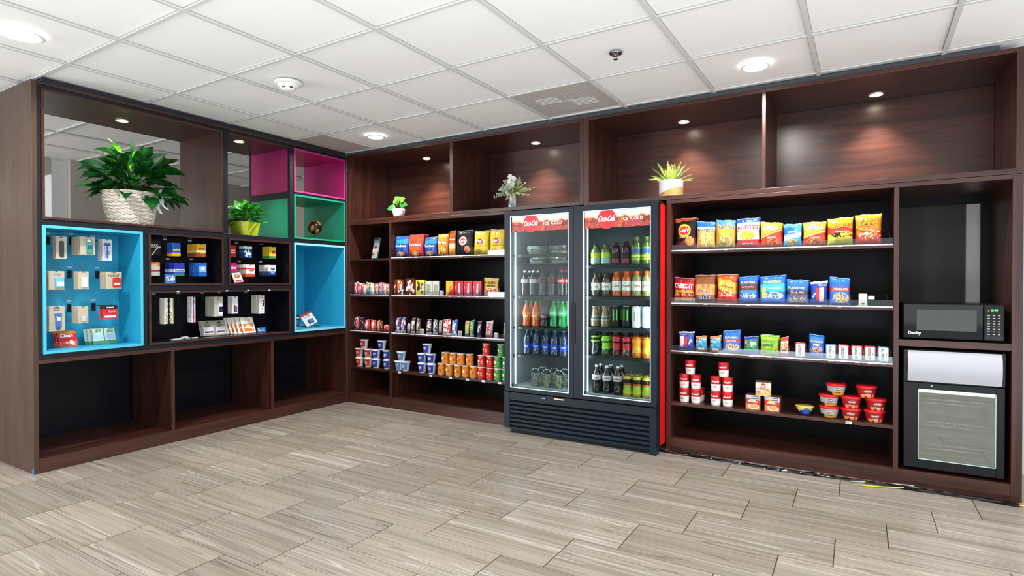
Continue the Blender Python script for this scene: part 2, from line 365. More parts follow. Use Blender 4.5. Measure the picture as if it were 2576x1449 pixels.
# ---- left unit
u3 = panel_unit('shelving_unit', 'tall walnut and black shelving wall with coloured cubbies, left of the corner')
YL = -2.495
part(u3, 'side_panel', -D, 0, YL, YL+.027, 0, 2.402, wood('z', ('#26180f', '#4a3222'), .45, 'end_walnut'), 'wide walnut end panel')
part(u3, 'top_panel', -D, 0, YL+.0275, -.001, 2.385, 2.402, W_Y)
part(u3, 'side_panel', -D, -.001, -.0195, -.001, .0, 2.3845, W_Z)
BK = BLK
yA, yB = YL+.0275, -.020
def blk(*a): return part(u3, 'black_rail', *a, BK)
blk(-D, -.004, yA, yB, 2.364, 2.3845); blk(-.58, -.004, yA, yB, 1.526, 1.560); blk(-.58, -.004, yA, yB, .696, .727)
def post(y0, y1, z0, z1): return part(u3, 'black_post', -.58, -.004, y0, y1, z0, z1, BK)
post(yA, -2.446, .7275, 1.5255); post(yA, -2.446, 1.5605, 2.3635); post(-1.867, -1.832, .7275, 1.5255)
post(-1.271, -1.229, 1.5605, 2.3635); post(-1.271, -1.229, 1.1505, 1.5255); part(u3, 'black_rail', -.58, -.004, -1.8315, -.6525, 1.112, 1.150, BK)
post(-.649, -.611, .7275, 1.5255); post(-.649, -.611, 1.5605, 2.3635); part(u3, 'black_rail', -.58, -.004, -.6105, yB, 1.956, 1.974, BK)
part(u3, 'shelf', -.58, 0, yA, yB, .670, .6955, W_Y)
part(u3, 'bottom_panel', -.58, -.0175, yA, yB, .066, .088, W_Y); part(u3, 'kick_board', -.017, 0, yA, yB, 0, .088, W_Y)
for a, c in ((-1.678, -1.653), (-.846, -.818)): part(u3, 'divider', -.56, -.001, a, c, .0885, .6695, W_Z)
part(u3, 'back_panel', -D, -.5805, yA, yB, 0, .6955, DK_Y, 'back panel with shade painted near black')
def cubby(y0, y1, z0, z1, depth, mi, me, label, back=None, t=.015, cat='cubby box', side=None):
    r = empty('cubby_box'); tag(r, label, cat)
    x1 = .004; g = .0012; y0 += g; y1 -= g; z0 += g; z1 -= g; bb = MB(); ms = side or mi
    bb.box(-depth, x1-.002, y0, y0+t, z0, z1, ms); bb.box(-depth, x1-.002, y1-t, y1, z0, z1, ms)
    bb.box(-depth, x1-.002, y0+t, y1-t, z0, z0+t, mi); bb.box(-depth, x1-.002, y0+t, y1-t, z1-t, z1, mi)
    bb.build('box_sides', r)
    e = MB(); X0, X1 = x1-.0019, x1
    e.box(X0, X1, y0, y0+t, z0, z1, me); e.box(X0, X1, y1-t, y1, z0, z1, me); e.box(X0, X1, y0+t, y1-t, z0, z0+t, me); e.box(X0, X1, y0+t, y1-t, z1-t, z1, me); e.build('edge_banding', r)
    if back is not None: q = MB(); q.box(-depth, -depth+.008, y0+t, y1-t, z0+t, z1-t, back); q.build('back_panel', r)
    return r
cubby(-2.446, -1.867, .727, 1.526, .31, CYAN, CYANE, 'bright cyan cubby with toiletry cards on pegs, leftmost', CYAN, .017)
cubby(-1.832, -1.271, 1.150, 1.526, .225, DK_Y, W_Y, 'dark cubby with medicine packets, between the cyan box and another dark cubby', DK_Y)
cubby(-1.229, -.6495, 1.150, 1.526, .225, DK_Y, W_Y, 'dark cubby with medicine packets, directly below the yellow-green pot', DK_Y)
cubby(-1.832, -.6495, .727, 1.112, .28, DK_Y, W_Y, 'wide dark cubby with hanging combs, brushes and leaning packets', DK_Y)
cubby(-2.446, -1.271, 1.5605, 2.3635, .58, W_Y, W_Y, 'large see-through walnut cubby holding the wicker basket plant', None, side=W_Z)
cubby(-.611, -.0195, 1.974, 2.364, .58, MAG, mat('#b8307c', .42), 'magenta see-through cubby, empty, at the top by the corner')
cubby(-.611, -.0195, 1.5605, 1.956, .58, GRN, mat('#06946f', .42), 'green see-through cubby holding the small globe')
cubby(-.611, -.0195, .727, 1.526, .58, CYAN, mat('#86cfdf', .42), 'tall blue cubby by the corner with phone accessory packs', CYAN, .018)
# outer faces of the coloured cubbies, seen from the open plant bay
b = MB(); b.box(-.545, -.03, -.6515, -.6495, 1.975, 2.355, MAG); b.build('liner_panel', u3, 'magenta panel')
b = MB(); b.box(-.545, -.03, -.6515, -.6495, 1.562, 1.915, GRN); b.build('liner_panel', u3, 'green panel')
b = MB(); b.box(-.58, -.0, -1.2285, -.6525, 2.350, 2.3635, W_Y); b.build('bay_ceiling', u3)

# ================================================================== CEILING FIXTURES
def downlight(x, y, label, r=.064, power=38):
    o = empty('recessed_downlight', (x, y, HC)); tag(o, label, 'ceiling light', None)
    b = MB(); b.lathe([(r*1.22, .0005), (r*1.24, -.004), (r*1.1, -.009), (r*1.0, -.006), (r*.98, .004)], 40, WHITE, cap=False); b.build('trim_ring', o)
    b = MB(); b.lathe([(.001, -.0035), (r*.5, -.0035), (r*.985, -.001), (r*.985, .004)], 40, mat('#fffaf0', .4, emit=14), cap=False); b.build('lens', o)
    l = bpy.data.lights.new('downlight_lamp', 'AREA'); l.shape = 'DISK'; l.size = r*1.8; l.energy = power; l.spread = math.radians(165); l.color = (1, .98, .95)
    lo = bpy.data.objects.new('downlight_lamp', l); COL.objects.link(lo); lo.location = (x, y, HC-.012)
DLP = 25
downlight(.634, -2.752, 'recessed downlight at the far left, above the walnut end panel', .080, DLP)
downlight(.709, -.323, 'recessed downlight near the corner, above the magenta cubby', power=DLP)
downlight(3.766, -.350, 'recessed downlight in front of the right hutch', power=DLP)
for x, y in ((3.77, -2.8), (6.9, -.35), (6.9, -2.8), (.65, -5.2), (3.77, -5.2), (6.9, -5.2)):
    l = bpy.data.lights.new('lobby_downlight', 'AREA'); l.shape = 'DISK'; l.size = .18; l.energy = DLP; l.spread = math.radians(165); l.color = (1, .98, .95)
    lo = bpy.data.objects.new('lobby_downlight', l); COL.objects.link(lo); lo.location = (x, y, HC-.012)
def puck(x, y, z, label, power=5):
    o = empty('puck_light', (x, y, z)); tag(o, label, 'cabinet light', None)
    b = MB(); b.lathe([(.043, .0), (.044, -.004), (.037, -.006), (.034, -.002)], 28, '#c8b9a0', cap=False); b.build('trim_ring', o)
    b = MB(); b.lathe([(.001, -.003), (.0345, -.003)], 28, mat('#fff0d8', .4, emit=40), cap=False); b.build('lens', o)
    l = bpy.data.lights.new('puck_lamp', 'SPOT'); l.energy = power; l.spot_size = math.radians(96); l.spot_blend = 1.0; l.shadow_soft_size = .025; l.color = (1, .90, .78)
    lo = bpy.data.objects.new('puck_lamp', l); COL.objects.link(lo); lo.location = (x, y, z-.02)
for (u, v, lb) in ((1073, 399, 'lit puck light in the hutch bay nearest the corner, above the fig'), (1348, 360, 'lit puck light in the hutch bay above the eucalyptus'), (1720, 307, 'lit puck light in the hutch bay above the fern'), (2204, 238, 'lit puck light in the empty rightmost hutch bay')):
    p = onz(u, v, 2.377); puck(p.x, p.y, 2.3775, lb, 85)
p = onz(307, 304, 2.345); puck(p.x, p.y, 2.347, 'lit puck light above the large plant in the wicker basket', 60)
p = onz(601, 356, 2.349); puck(p.x, p.y, 2.3495, 'lit puck light above the plant in the yellow-green pot', 50)
# smoke detector
p = onz(725, 207, HC); o = empty('smoke_detector', (p.x, p.y, HC)); tag(o, 'round white smoke detector on the ceiling tiles', 'smoke detector')
b = MB(); b.lathe([(.082, 0), (.084, -.010), (.078, -.016), (.066, -.018)], 40, '#e9e8e4', cap=True); b.build('base_plate', o)
b = MB(); b.lathe([(.066, -.018), (.058, -.030), (.045, -.036), (.044, -.044), (.034, -.052), (.02, -.056), (.001, -.056)], 40, lambda t, z: mat('#2b2b2b') if -.044 < z < -.034 and math.sin(t*6) > .3 else mat('#efeeea'), cap=False); b.build('sensor_dome', o)
# sprinkler
p = onz(1549, 133, HC); o = empty('fire_sprinkler', (p.x, p.y, HC)); tag(o, 'small chrome fire sprinkler head on the ceiling', 'sprinkler')
chrome = mat('#8b8784', .18, 1)
b = MB(); b.lathe([(.036, .0), (.037, -.004), (.030, -.010), (.024, -.006), (.018, .002)], 32, chrome, cap=False); b.build('escutcheon', o)
b = MB(); b.lathe([(.008, .0), (.008, -.012), (.005, -.018)], 12, chrome); b.tube([(-.007, 0, -.012), (-.010, 0, -.022), (-.004, 0, -.032), (0, 0, -.034)], .0016, chrome, 6); b.tube([(.007, 0, -.012), (.010, 0, -.022), (.004, 0, -.032), (0, 0, -.034)], .0016, chrome, 6); b.build('yoke', o)
b = MB(); b.lathe([(.001, -.0335), (.014, -.0345), (.014, -.036), (.001, -.036)], 20, chrome, cap=False); b.build('deflector', o)
# two odd ceiling tiles
def ctile(i, j, label, pattern, jb=0):
    a, c, d, e = cg(i, j), cg(i+1, j), cg(i+1, j-1+jb), cg(i, j-1+jb); q = MB()
    m_ = .018; f = lambda s, t, z=0: (a[0]+(c[0]-a[0])*s+(e[0]-a[0])*t, a[1]+(c[1]-a[1])*s+(e[1]-a[1])*t, HC+.0118+z)
    tm = mat('#b7b4ae', .8)
    q.grid(lambda s, t: f(.03+s*.94, .035+t*.93, -.001), 4, 4, tm, False)
    if pattern:
        for k in range(5):
            for s0, t0, s1, t1 in ((.18, .30+k*.045, .46, .30+k*.045), (.54, .52+k*.045, .82, .52+k*.045)):
                q.add([f(s0, t0, -.001), f(s1, t0, -.001), f(s1, t0+.006, -.005), f(s0, t0+.006, -.005), f(s0, t0+.02, -.001), f(s1, t0+.02, -.001)], [(0, 1, 2, 3), (3, 2, 5, 4)], tm)
            for s0, t0, s1, t1 in ((.54+k*.05, .22, 0, .46), (.24+k*.05, .56, 0, .78)):
                q.add([f(s0, t0, -.001), f(s0, t1, -.001), f(s0+.006, t1, -.005), f(s0+.006, t0, -.005), f(s0+.02, t1, -.001), f(s0+.02, t0, -.001)], [(0, 3, 2, 1), (3, 5, 4, 2)], tm)
        for w in ((.16, .49, .84, .51), (.49, .2, .51, .8)):
            q.add([f(w[0], w[1], -.001), f(w[2], w[1], -.001), f(w[2], w[3], -.001), f(w[0], w[3], -.001), f((w[0]+w[2])/2, (w[1]+w[3])/2, -.006)], [(0, 1, 4), (1, 2, 4), (2, 3, 4), (3, 0, 4)], tm)
    o = q.build('ceiling_tile'); tag(o, label, 'ceiling tile')
ctile(3, 0, 'discoloured grey ceiling tile with an embossed cross-shaped pattern', True)
ctile(-1, 0, 'discoloured grey ceiling tile in the corner above the magenta cubby', False)

# ================================================================== DRINKS COOLER
CX0, CX1, CY = 1.926, 3.132, -.18
ck = tag(empty('drinks_cooler', (0, 0, 0)), 'tall black two-door glass drinks cooler with a red side', 'drinks cooler')
cb_ = mat('#14202a', .36); cbd = mat('#0d1013', .5); red = mat('#e01414', .35); grim = mat('#8f9a9c', .5); inn = mat('#4c5558', .5)
def cp(nm_, f, label=None, bevel=0): q = MB(); f(q); return q.build(nm_, ck, label, bevel)
ZB, ZT, ZG = .0, 1.722, .318
IX0, IX1, IY0, IY1 = CX0+.031, CX1-.031, CY+.07, .50
def _shell(q):
    q.box(CX0, CX0+.026, CY+.065, .55, .05, ZT, cbd); q.box(CX1-.026, CX1-.002, CY+.065, .55, .05, ZT, cbd)
    q.box(CX0+.0265, CX1-.0265, CY+.065, .55, ZT-.05, ZT, cbd); q.box(CX0+.0265, CX1-.0265, .505, .55, .05, ZT-.0505, cbd)
    q.box(CX0+.0265, CX1-.0265, CY+.065, .504, .05, ZG+.03, cbd)
cp('cabinet_body', _shell)
def _liner(q):
    q.box(IX0-.004, IX0, IY0, IY1, ZG+.034, ZT-.06, grim); q.box(IX1, IX1+.004, IY0, IY1, ZG+.034, ZT-.06, grim)
    q.box(IX0-.004, IX1+.004, IY1-.001, IY1+.004, ZG+.034, ZT-.06, inn); q.box(IX0, IX1, IY0, IY1-.0015, ZG+.031, ZG+.040, mat('#a9b3b5', .4)); q.box(IX0, IX1, IY0, IY1-.0015, ZT-.062, ZT-.056, inn)
cp('interior_liner', _liner, 'grey interior liner')
cp('side_panel', lambda q: q.box(CX1-.0015, CX1+.004, CY+.085, .40, .052, ZT-.02, red), 'red side panel')
def _grille(q):
    q.box(CX0, CX0+.05, CY, CY+.064, .04, ZG, cb_); q.box(CX1-.05, CX1-.004, CY, CY+.064, .0, ZG, cb_); q.box(CX0+.05, CX1-.05, CY+.002, CY+.064, ZG-.055, ZG, cb_)
    q.box(CX0+.05, CX1-.05, CY+.04, CY+.064, .03, ZG-.055, cbd); q.box(CX0+.045, CX1-.045, CY+.035, CY+.09, .0, .03, cbd)
    for k in range(8):
        z = .028+k*.0325; q.add([(CX0+.0505, CY+.004, z+.004), (CX1-.0505, CY+.004, z+.004), (CX1-.0505, CY+.004, z+.021), (CX0+.0505, CY+.004, z+.021), (CX0+.0505, CY+.032, z+.031), (CX1-.0505, CY+.032, z+.031), (CX1-.0505, CY+.030, z), (CX0+.0505, CY+.030, z)], [(0, 1, 2, 3), (3, 2, 5, 4), (7, 6, 1, 0)], cb_)
cp('louvred_grille', _grille)
cp('warning_sticker', lambda q: q.box(2.36, 2.44, CY+.0008, CY+.002, ZG-.018, ZG-.009, '#d8cf8e'), 'thin yellow sticker')
def _badge(q): q.rbox(2.256, 2.284, CY+.0005, CY+.002, ZG-.022, ZG-.015, .003, mat('#d9dcde', .3)); q.rbox(2.262, 2.278, CY-.0002, CY+.0005, ZG-.0200, ZG-.0170, .001, mat('#5a6066', .3))
cp('badge', _badge, 'small silver badge')
XM = (CX0+CX1)/2-.012
def door(x0, x1, gx0, gx1, zt, zb, name):
    z0, z1 = ZG+.008, ZT-.004
    q = MB(); y0, y1 = CY, CY+.05
    q.rbox(x0, gx0, y0, y1, z0, z1, .004, cb_); q.rbox(gx1, x1, y0, y1, z0, z1, .004, cb_); q.rbox(gx0, gx1, y0, y1, zt, z1, .003, cb_); q.rbox(gx0, gx1, y0, y1, z0, zb, .003, cb_)
    d = q.build('door', ck, 'black framed glass door')
    q = MB(); e = mat('#c9dbe8', .3, emit=.55); w = .0045
    q.box(gx0, gx0+w, y0+.0005, y0+.012, zb, zt, e); q.box(gx1-w, gx1, y0+.0005, y0+.012, zb, zt, e); q.box(gx0, gx1, y0+.0005, y0+.012, zb, zb+w, e); q.box(gx0, gx1, y0+.0005, y0+.012, zt-w, zt, e); q.build('lit_edge_trim', d)
    q = MB(); q.box(gx0+w, gx1-w, y0+.014, y0+.018, zb+w, zt-w, GLS); q.build('glass_pane', d)
    q = MB(); e = mat('#e9f4ff', .4, emit=9)
    q.box(gx0+.010, gx0+.016, y1+.004, y1+.012, zb+.02, zt-.12, e); q.box(gx1-.014, gx1-.009, y1+.004, y1+.012, zb+.02, zt-.12, e); q.build('light_strip', d)
    return d
def banner(x0, x1, z0, z1, d, dcx, rr):
    q = MB(); y = CY+.0125; mp = lambda a, c, e: (a, y-e, c)
    n = random.Random(3)
    def cf(s, t):
        edge = .70+.05*math.sin(s*23)+.03*math.sin(s*51+1)
        if t > edge: return mat('#cfe3ee', .4, emit=.4)
        if t > edge-.10: return mat('#e0a878', .4, emit=.45)
        k = 2.6*mnoise.noise(Vector((s*14, t*3, 1.5)))+1.4*mnoise.noise(Vector((s*34, t*8, 4.5)))
        return mat('#7d1f12' if k > .7 else '#c4602c' if k > .25 else '#a83a22' if k > -.35 else '#a03048' if t < .35 else '#8e2a1c', .4, emit=.25)
    q.grid(lambda s, t: mp(x0+(x1-x0)*s, z0+(z1-z0)*t, 0), 150, 40, cf, False)
    q.disc(dcx, (z0+z1)/2+.002, rr, rr, mp, mat('#cc1a28', .4, emit=.28), n=36)
    q.text('Coca-Cola', dcx, (z0+z1)/2+.004, rr*1.75, mp, mat('#ffffff', .4, emit=.8), h=rr*.62, shear=.35, bold=.02)
    q.text('ICE COLD', dcx+rr*1.18+(x1-dcx-rr)*.42, (z0+z1)/2-.004, (x1-dcx-rr)*.62, mp, mat('#ffffff', .4, emit=.8), space=1.25, bold=.012)
    n = mat('#27120c'); 
    for s in (.07, .14, .62, .78, .85): q.tube([mp(x0+(x1-x0)*s, z0+(z1-z0)*.78, .001), mp(x0+(x1-x0)*(s+.02), z0+(z1-z0)*.85, .001), mp(x0+(x1-x0)*(s+.03), z0+(z1-z0)*.86, .001)], .0008, n, 4)
    q.build('header_banner', d, 'lit drink advertising banner')
q1, q2 = ony(1283, 545, CY), ony(1430, 545, CY); r1, r2 = ony(1466, 530, CY), ony(1637, 530, CY)
LG = (q1.x, q2.x); RG = (r1.x, r2.x)
zt, zb = 1.678, .356
dl = door(CX0+.003, XM-.002, LG[0], LG[1], zt, zb, 'left'); dr = door(XM+.002, CX1-.003, RG[0], RG[1], zt, zb, 'right')
zb1 = 1.556
banner(LG[0]+.012, LG[1]-.006, zb1, zt-.006, dl, ony(1334, 565, CY).x, .068); banner(RG[0]+.010, RG[1]-.006, zb1-.003, zt-.006, dr, ony(1525, 555, CY).x, .070)
# recessed pull handle between the doors
cp('door_handle', lambda q: (q.rbox(XM-.016, XM+.016, CY-.010, CY-.0002, .72, 1.02, .006, '#101317'), q.box(XM-.003, XM+.003, CY-.0115, CY-.010, .74, 1.0, '#050607')), 'black recessed pull handle')
# light from the door strips
for x, sgn in ((LG[0]+.02, -1), (RG[1]-.02, 1), (LG[1]+.01, 1), (RG[0]-.01, -1)):
    l = bpy.data.lights.new('cooler_led', 'AREA'); l.shape = 'RECTANGLE'; l.size = .02; l.size_y = 1.1; l.energy = 1.5; l.color = (.87, .94, 1)
    o = bpy.data.objects.new('cooler_led', l); COL.objects.link(o); o.location = (x, CY+.062, 1.0); o.rotation_euler = (math.radians(90), 0, math.radians(35 if sgn > 0 else -35))
YS0, YS1 = CY+.085, .46
LSH = {}
def cshelf(side, v, u, lip):
    x0, x1 = (IX0+.004, XM-.012) if side == 0 else (XM+.012, IX1-.004)
    z = ony(u, v, YS0).z; q = MB(); m_ = mat('#1a1f22', .4)
    q.box(x0, x1, YS0, YS0+.006, z-.022, z-.002, m_)
    for k in range(int((x1-x0)/.022)): q.tube([(x0+.011+k*.022, YS0+.006, z-.005), (x0+.011+k*.022, YS1, z-.005)], .0022, m_, 5)
    for yy in (.1, .3, YS1): q.tube([(x0, yy, z-.009), (x1, yy, z-.009)], .003, m_, 6)
    q.build('wire_shelf', ck); return z
LS = [cshelf(0, 638, 1360, 1), cshelf(0, 744, 1355, 1), cshelf(0, 823, 1360, 1), cshelf(0, 895, 1360, 1)]
RS = [cshelf(1, 666, 1550, 1), cshelf(1, 746, 1550, 1), cshelf(1, 824, 1550, 1), cshelf(1, 898, 1550, 1)]
zfl = ZG+.041

# ---- bottles and cans
def bottle(h, r, liq, lab, l0, l1, cap, shape='coke', text=None, tcol='#ffffff', neck=.30, stripes=None):
    def f():
        o = empty('drink_bottle'); q = MB()
        if shape == 'coke': P = [(r*.80, 0), (r*.96, .02), (r, .10), (r*.93, .24), (r*.86, .34), (r*.90, .40), (r*.99, .47), (r*1.0, .60), (r*.90, .70), (r*.62, .80), (r*.38, .88), (r*.33, .93)]
        elif shape == 'jug': P = [(r*.85, 0), (r, .03), (r, .30), (r*.94, .36), (r, .42), (r, .66), (r*.92, .74), (r*.66, .82), (r*.52, .86), (r*.5, .90)]
        elif shape == 'iso': P = [(r*.82, 0), (r*.97, .03), (r, .20), (r*.86, .42), (r*.86, .52), (r, .70), (r*.97, .80), (r*.72, .88), (r*.5, .91)]
        elif shape == 'jar': P = [(r*.90, 0), (r, .03), (r*.97, .34), (r*.80, .50), (r*.80, .58), (r*.74, .72), (r*.60, .84), (r*.60, .93)]
        P2 = []; 
        for k in range(len(P)-1):
            for s in range(2): t = s/2; P2.append((P[k][0]*(1-t)+P[k+1][0]*t, (P[k][1]*(1-t)+P[k+1][1]*t)*h))
        P2.append((P[-1][0], P[-1][1]*h))
        q.lathe(P2, 24, mat(liq, .08, coat=.6)); q.build('bottle_body', o)
        def rad(z):
            for a, c in zip(P2, P2[1:]):
                if a[1] <= z <= c[1]: return a[0]+(c[0]-a[0])*(z-a[1])/max(1e-6, c[1]-a[1])
            return r
        q = MB(); zs = [h*(l0+(l1-l0)*k/8) for k in range(9)]
        def cf(t, z):
            if stripes:
                for a, c, col in stripes:
                    if a <= (z/h-l0)/(l1-l0) < c: return mat(col, .35)
            return mat(lab, .35)
        q.lathe([(rad(z)+.0007, z) for z in zs], 24, cf, cap=False)
        if text:
            mp = lambda a, z, e: ((rad(z)+.0007+e)*math.sin(a/r), -(rad(z)+.0007+e)*math.cos(a/r), z)
            q.text(text, 0, h*(l0+l1)/2, r*1.5, mp, mat(tcol, .4), h=min(h*(l1-l0)*.45, r*.6), bold=.02)
        q.build('wrap_label', o)
        q = MB(); rc = P[-1][0]*1.08; q.lathe([(rc, P[-1][1]*h-.001), (rc*1.04, P[-1][1]*h+.002), (rc*1.02, h-.002), (rc*.85, h)], 20, mat(cap, .4)); q.build('cap', o)
        return o
    return f
def can(h, r, col, deco, tcol, text=None):
    def f():
        o = empty('drink_can'); q = MB(); q.lathe([(r*.78, 0), (r*.96, h*.04), (r, h*.07)]+[(r, h*(.07+.84*k/10)) for k in range(1, 11)]+[(r*.88, h*.965)], 24, deco)
        if text:
            mp = lambda a, z, e: ((r+e)*math.sin(a/r), -(r+e)*math.cos(a/r), z); q.text(text, 0, h*.5, r*1.4, mp, mat(tcol, .4), bold=.02)
        q.build('can_body', o); q = MB(); q.lathe([(r*.88, h*.965), (r*.89, h), (r*.80, h*.985), (.001, h*.98)], 24, mat('#c9ced2', .25, 1), cap=False); q.build('can_lid', o); return o
    return f
def m_deco(t, z):
    return mat('#5fd21f', .3) if abs(t) < .75 and .055 < z < .125 and (abs(t) < .12 or abs(abs(t)-.5) < .13) else mat('#0d0f10', .3)
def w_deco(t, z): return mat('#9aa3ab', .3) if abs(t) < .55 and .05 < z < .12 and (abs(t) < .1 or abs(abs(t)-.38) < .1) else mat('#e9edf0', .3)
def u_at(us, v, y): return ony(us, v, y).x
BT = {
 'diet': (bottle(.195, .030, '#1c0d08', '#c9cdd2', .50, .66, '#e6e6e6', text='Coke', tcol='#c01010'), 'diet cola bottle with silver label'),
 'zero': (bottle(.195, .030, '#170a07', '#111214', .50, .66, '#141414', text='Coke', tcol='#d01515'), 'dark cola bottle with black label'),
 'cola': (bottle(.195, .030, '#1d0c07', '#d4121c', .50, .66, '#d4121c', text='Coke'), 'cola bottle with red label'),
 'orange': (bottle(.200, .031, '#c4500c', '#e8741a', .26, .56, '#1f9a58', text='fun', tcol='#ffffff'), 'orange soda bottle with green cap'),
 'pepper': (bottle(.200, .030, '#14100f', '#1c1718', .26, .52, '#231c1c', text='Dr', tcol='#d9d9d9'), 'dark soda bottle with dark label'),
 'green': (bottle(.200, .031, '#0d8a3a', '#1db05a', .44, .64, '#1f9f5c', text='Sprite'), 'green soda bottle with green cap'),
 'water': (bottle(.200, .031, '#1f2c4a', '#1f3fb8', .22, .46, '#2f9a88', 'coke', text='water', tcol='#b9ccf0'), 'water bottle with blue label and teal cap'),
 'iced': (bottle(.150, .036, '#5c6a34', '#9fb21f', .08, .60, '#3c4425', 'jug', stripes=((.0, .55, '#8fa5a8'), (.55, .9, '#a9b81c'))), 'squat bottle with lime and grey label'),
 'juice': (bottle(.165, .033, '#3a1116', '#6a1a22', .10, .52, '#2b1113', 'jug', stripes=((0, .4, '#7c1e28'), (.4, 1, '#301015'))), 'dark red juice bottle'),
 'lime': (bottle(.195, .036, '#46551f', '#6f8a2a', .16, .62, '#54682b', 'jug', stripes=((0, .18, '#a4b42b'), (.22, .40, '#cfe04a'), (.45, .9, '#2f4f86'))), 'tall green tea bottle'),
 'coffee': (bottle(.170, .033, '#45301f', '#d8d4cc', .26, .58, '#3b2016', 'jug', text='Core', tcol='#a3231b', stripes=((0, .25, '#c9c4ba'), (.25, .8, '#e9e6df'))), 'brown protein drink bottle'),
 'peach': (bottle(.180, .034, '#c85a1c', '#e6e2da', .24, .60, '#e0531d', 'jug', text='Core', tcol='#a3231b'), 'orange protein drink bottle with white label'),
 'cream': (bottle(.180, .034, '#8f7f4a', '#e8e4da', .24, .60, '#e2641d', 'jug', text='Core', tcol='#a3231b'), 'tan protein drink bottle'),
 'frap': (bottle(.150, .031, '#7c6747', '#a39a88', .30, .52, '#7d715c', 'jar', stripes=((.2, .8, '#47616b'),)), 'small bottled coffee'),
 'iso_g': (bottle(.165, .033, '#171b14', '#8bbf24', .60, .86, '#14160f', 'iso', stripes=((.25, .7, '#1a1d16'),)), 'black sports drink bottle with lime shoulder'),
 'iso_g2': (bottle(.165, .033, '#2c3a18', '#86c02a', .30, .86, '#14160f', 'iso', stripes=((.5, .65, '#161814'),)), 'black and lime sports drink bottle'),
 'iso_r': (bottle(.165, .033, '#4c0d16', '#b81c2c', .30, .86, '#1c0a0c', 'iso', stripes=((.45, .62, '#18090b'),)), 'red and black sports drink bottle'),
 'iso_o': (bottle(.165, .035, '#b85e0c', '#ee8a12', .20, .86, '#23180c', 'iso', stripes=((.72, .80, '#1c1409'), (.1, .4, '#d9a32a'))), 'orange sports drink bottle'),
 'diet2': (bottle(.205, .033, '#150a08', '#c3c7cc', .48, .66, '#dfe2e4', text='Coke', tcol='#c01010'), 'large diet cola bottle with silver label'),
 'lemon': (bottle(.160, .033, '#a8901c', '#c9b32a', .12, .86, '#4d4a2a', 'iso', stripes=((.60, .82, '#16140f'), (.52, .60, '#c2481a'), (.15, .45, '#8fb02f'))), 'yellow sports drink bottle with black band'),
}
def row(us, kinds, z, v, where, y=YS0+.042, back=2, gap=.078, grp=None, sp_=.0745):
    n = len(us); xs = [ony(u, v, y).x for u in us]; lim = IX1-.0405
    for i in range(n-1, -1, -1): xs[i] = min(xs[i], lim); lim = xs[i]-sp_
    for i, (u, k) in enumerate(zip(us, kinds)):
        x = xs[i]; fn, d = BT[k] if k in BT else CN[k]
        for b_ in range(back):
            lab = '%s, %s in front row, %s' % (d, ORD[i], where) if b_ == 0 else '%s, %sbehind %s in row, %s' % (d, 'farther ' if b_ == 2 else '', ORD[i], where)
            place(k, fn, (x, y+gap*b_, z+.0005), (i*.3+b_)*.2, lab, 'bottle' if k in BT else 'can', 'drinks %s' % where)
CN = {'mon': (can(.155, .030, '#0d0f10', m_deco, '#5fd21f'), 'black and green energy drink can'), 'wht': (can(.155, .031, '#e9edf0', w_deco, '#444444'), 'white energy drink can')}
row([1320.5, 1341.8, 1366, 1388, 1412], ['diet', 'diet', 'zero', 'zero', 'cola'], LS[1], 715, 'upper left rack')
row([1325, 1348.5, 1371, 1393, 1415], ['orange', 'orange', 'pepper', 'green', 'green'], LS[2], 790, 'middle left shelf')
row([1327, 1350.5, 1373.6, 1397, 1418], ['water']*5, LS[3], 865, 'lower left shelf')
row([1499, 1525, 1550, 1577, 1604, 1627], ['iced', 'iced', 'juice', 'juice', 'lime', 'lime'], RS[0], 640, 'top right shelf', back=1)
row([1499, 1526, 1553, 1579, 1606, 1628], ['coffee', 'coffee', 'peach', 'peach', 'cream', 'cream'], RS[1], 720, 'upper right shelf')
row([1497, 1522.5, 1549.5, 1575.5, 1603, 1626.8], ['frap', 'frap', 'mon', 'mon', 'wht', 'wht'], RS[2], 800, 'middle right shelf', back=3)
row([1498, 1525, 1553, 1579, 1606, 1628], ['iso_g', 'iso_g2', 'iso_r', 'iso_r', 'iso_o', 'iso_o'], RS[3], 870, 'lower right shelf')
row([1501, 1527, 1554], ['diet2']*3, zfl, 950, 'cooler floor')
row([1581, 1606, 1627], ['lemon']*3, zfl, 965, 'cooler floor beside colas', sp_=.070)
# clear fruit clamshells on the top left shelf
clear = glassy('clear_plastic', '#d9e2df', .16, .1)
def clam():
    o = empty('clamshell_container'); q = MB(); w, d_ = .075, .06
    def rib(s, t): a = 2*PI*s; c = abs(math.cos(a))**.5*(1 if math.cos(a) > 0 else -1); e = abs(math.sin(a))**.5*(1 if math.sin(a) > 0 else -1); k = .86+.14*t+.012*math.sin(a*24); return (w*c*k, d_*e*k, .034*t)
    q.grid(rib, 96, 3, clear, closeu=True); q.box(-w*.8, w*.8, -d_*.8, d_*.8, .0005, .002, clear); q.build('tray', o)
    q = MB(); q.grid(lambda s, t: tuple(Vector(rib(s, 1-t*.45))*1.02+Vector((0, 0, .003+.020*t*2))), 96, 2, clear, closeu=True); q.box(-w*.82, w*.82, -d_*.82, d_*.82, .040, .0415, clear); q.build('lid', o)
    q = MB(); rr = random.Random(5)
    for k in range(16):
        q.lathe([(.001, 0), (.010, .004), (.012, .011), (.006, .018), (.001, .019)], 8, mat(rr.choice(['#8aa04a', '#c9c27a', '#b8603a', '#d4d0a8']), .4), rr.uniform(-.052, .052), rr.uniform(-.036, .036), .003, cap=False)
    q.build('cut_fruit', o); return o
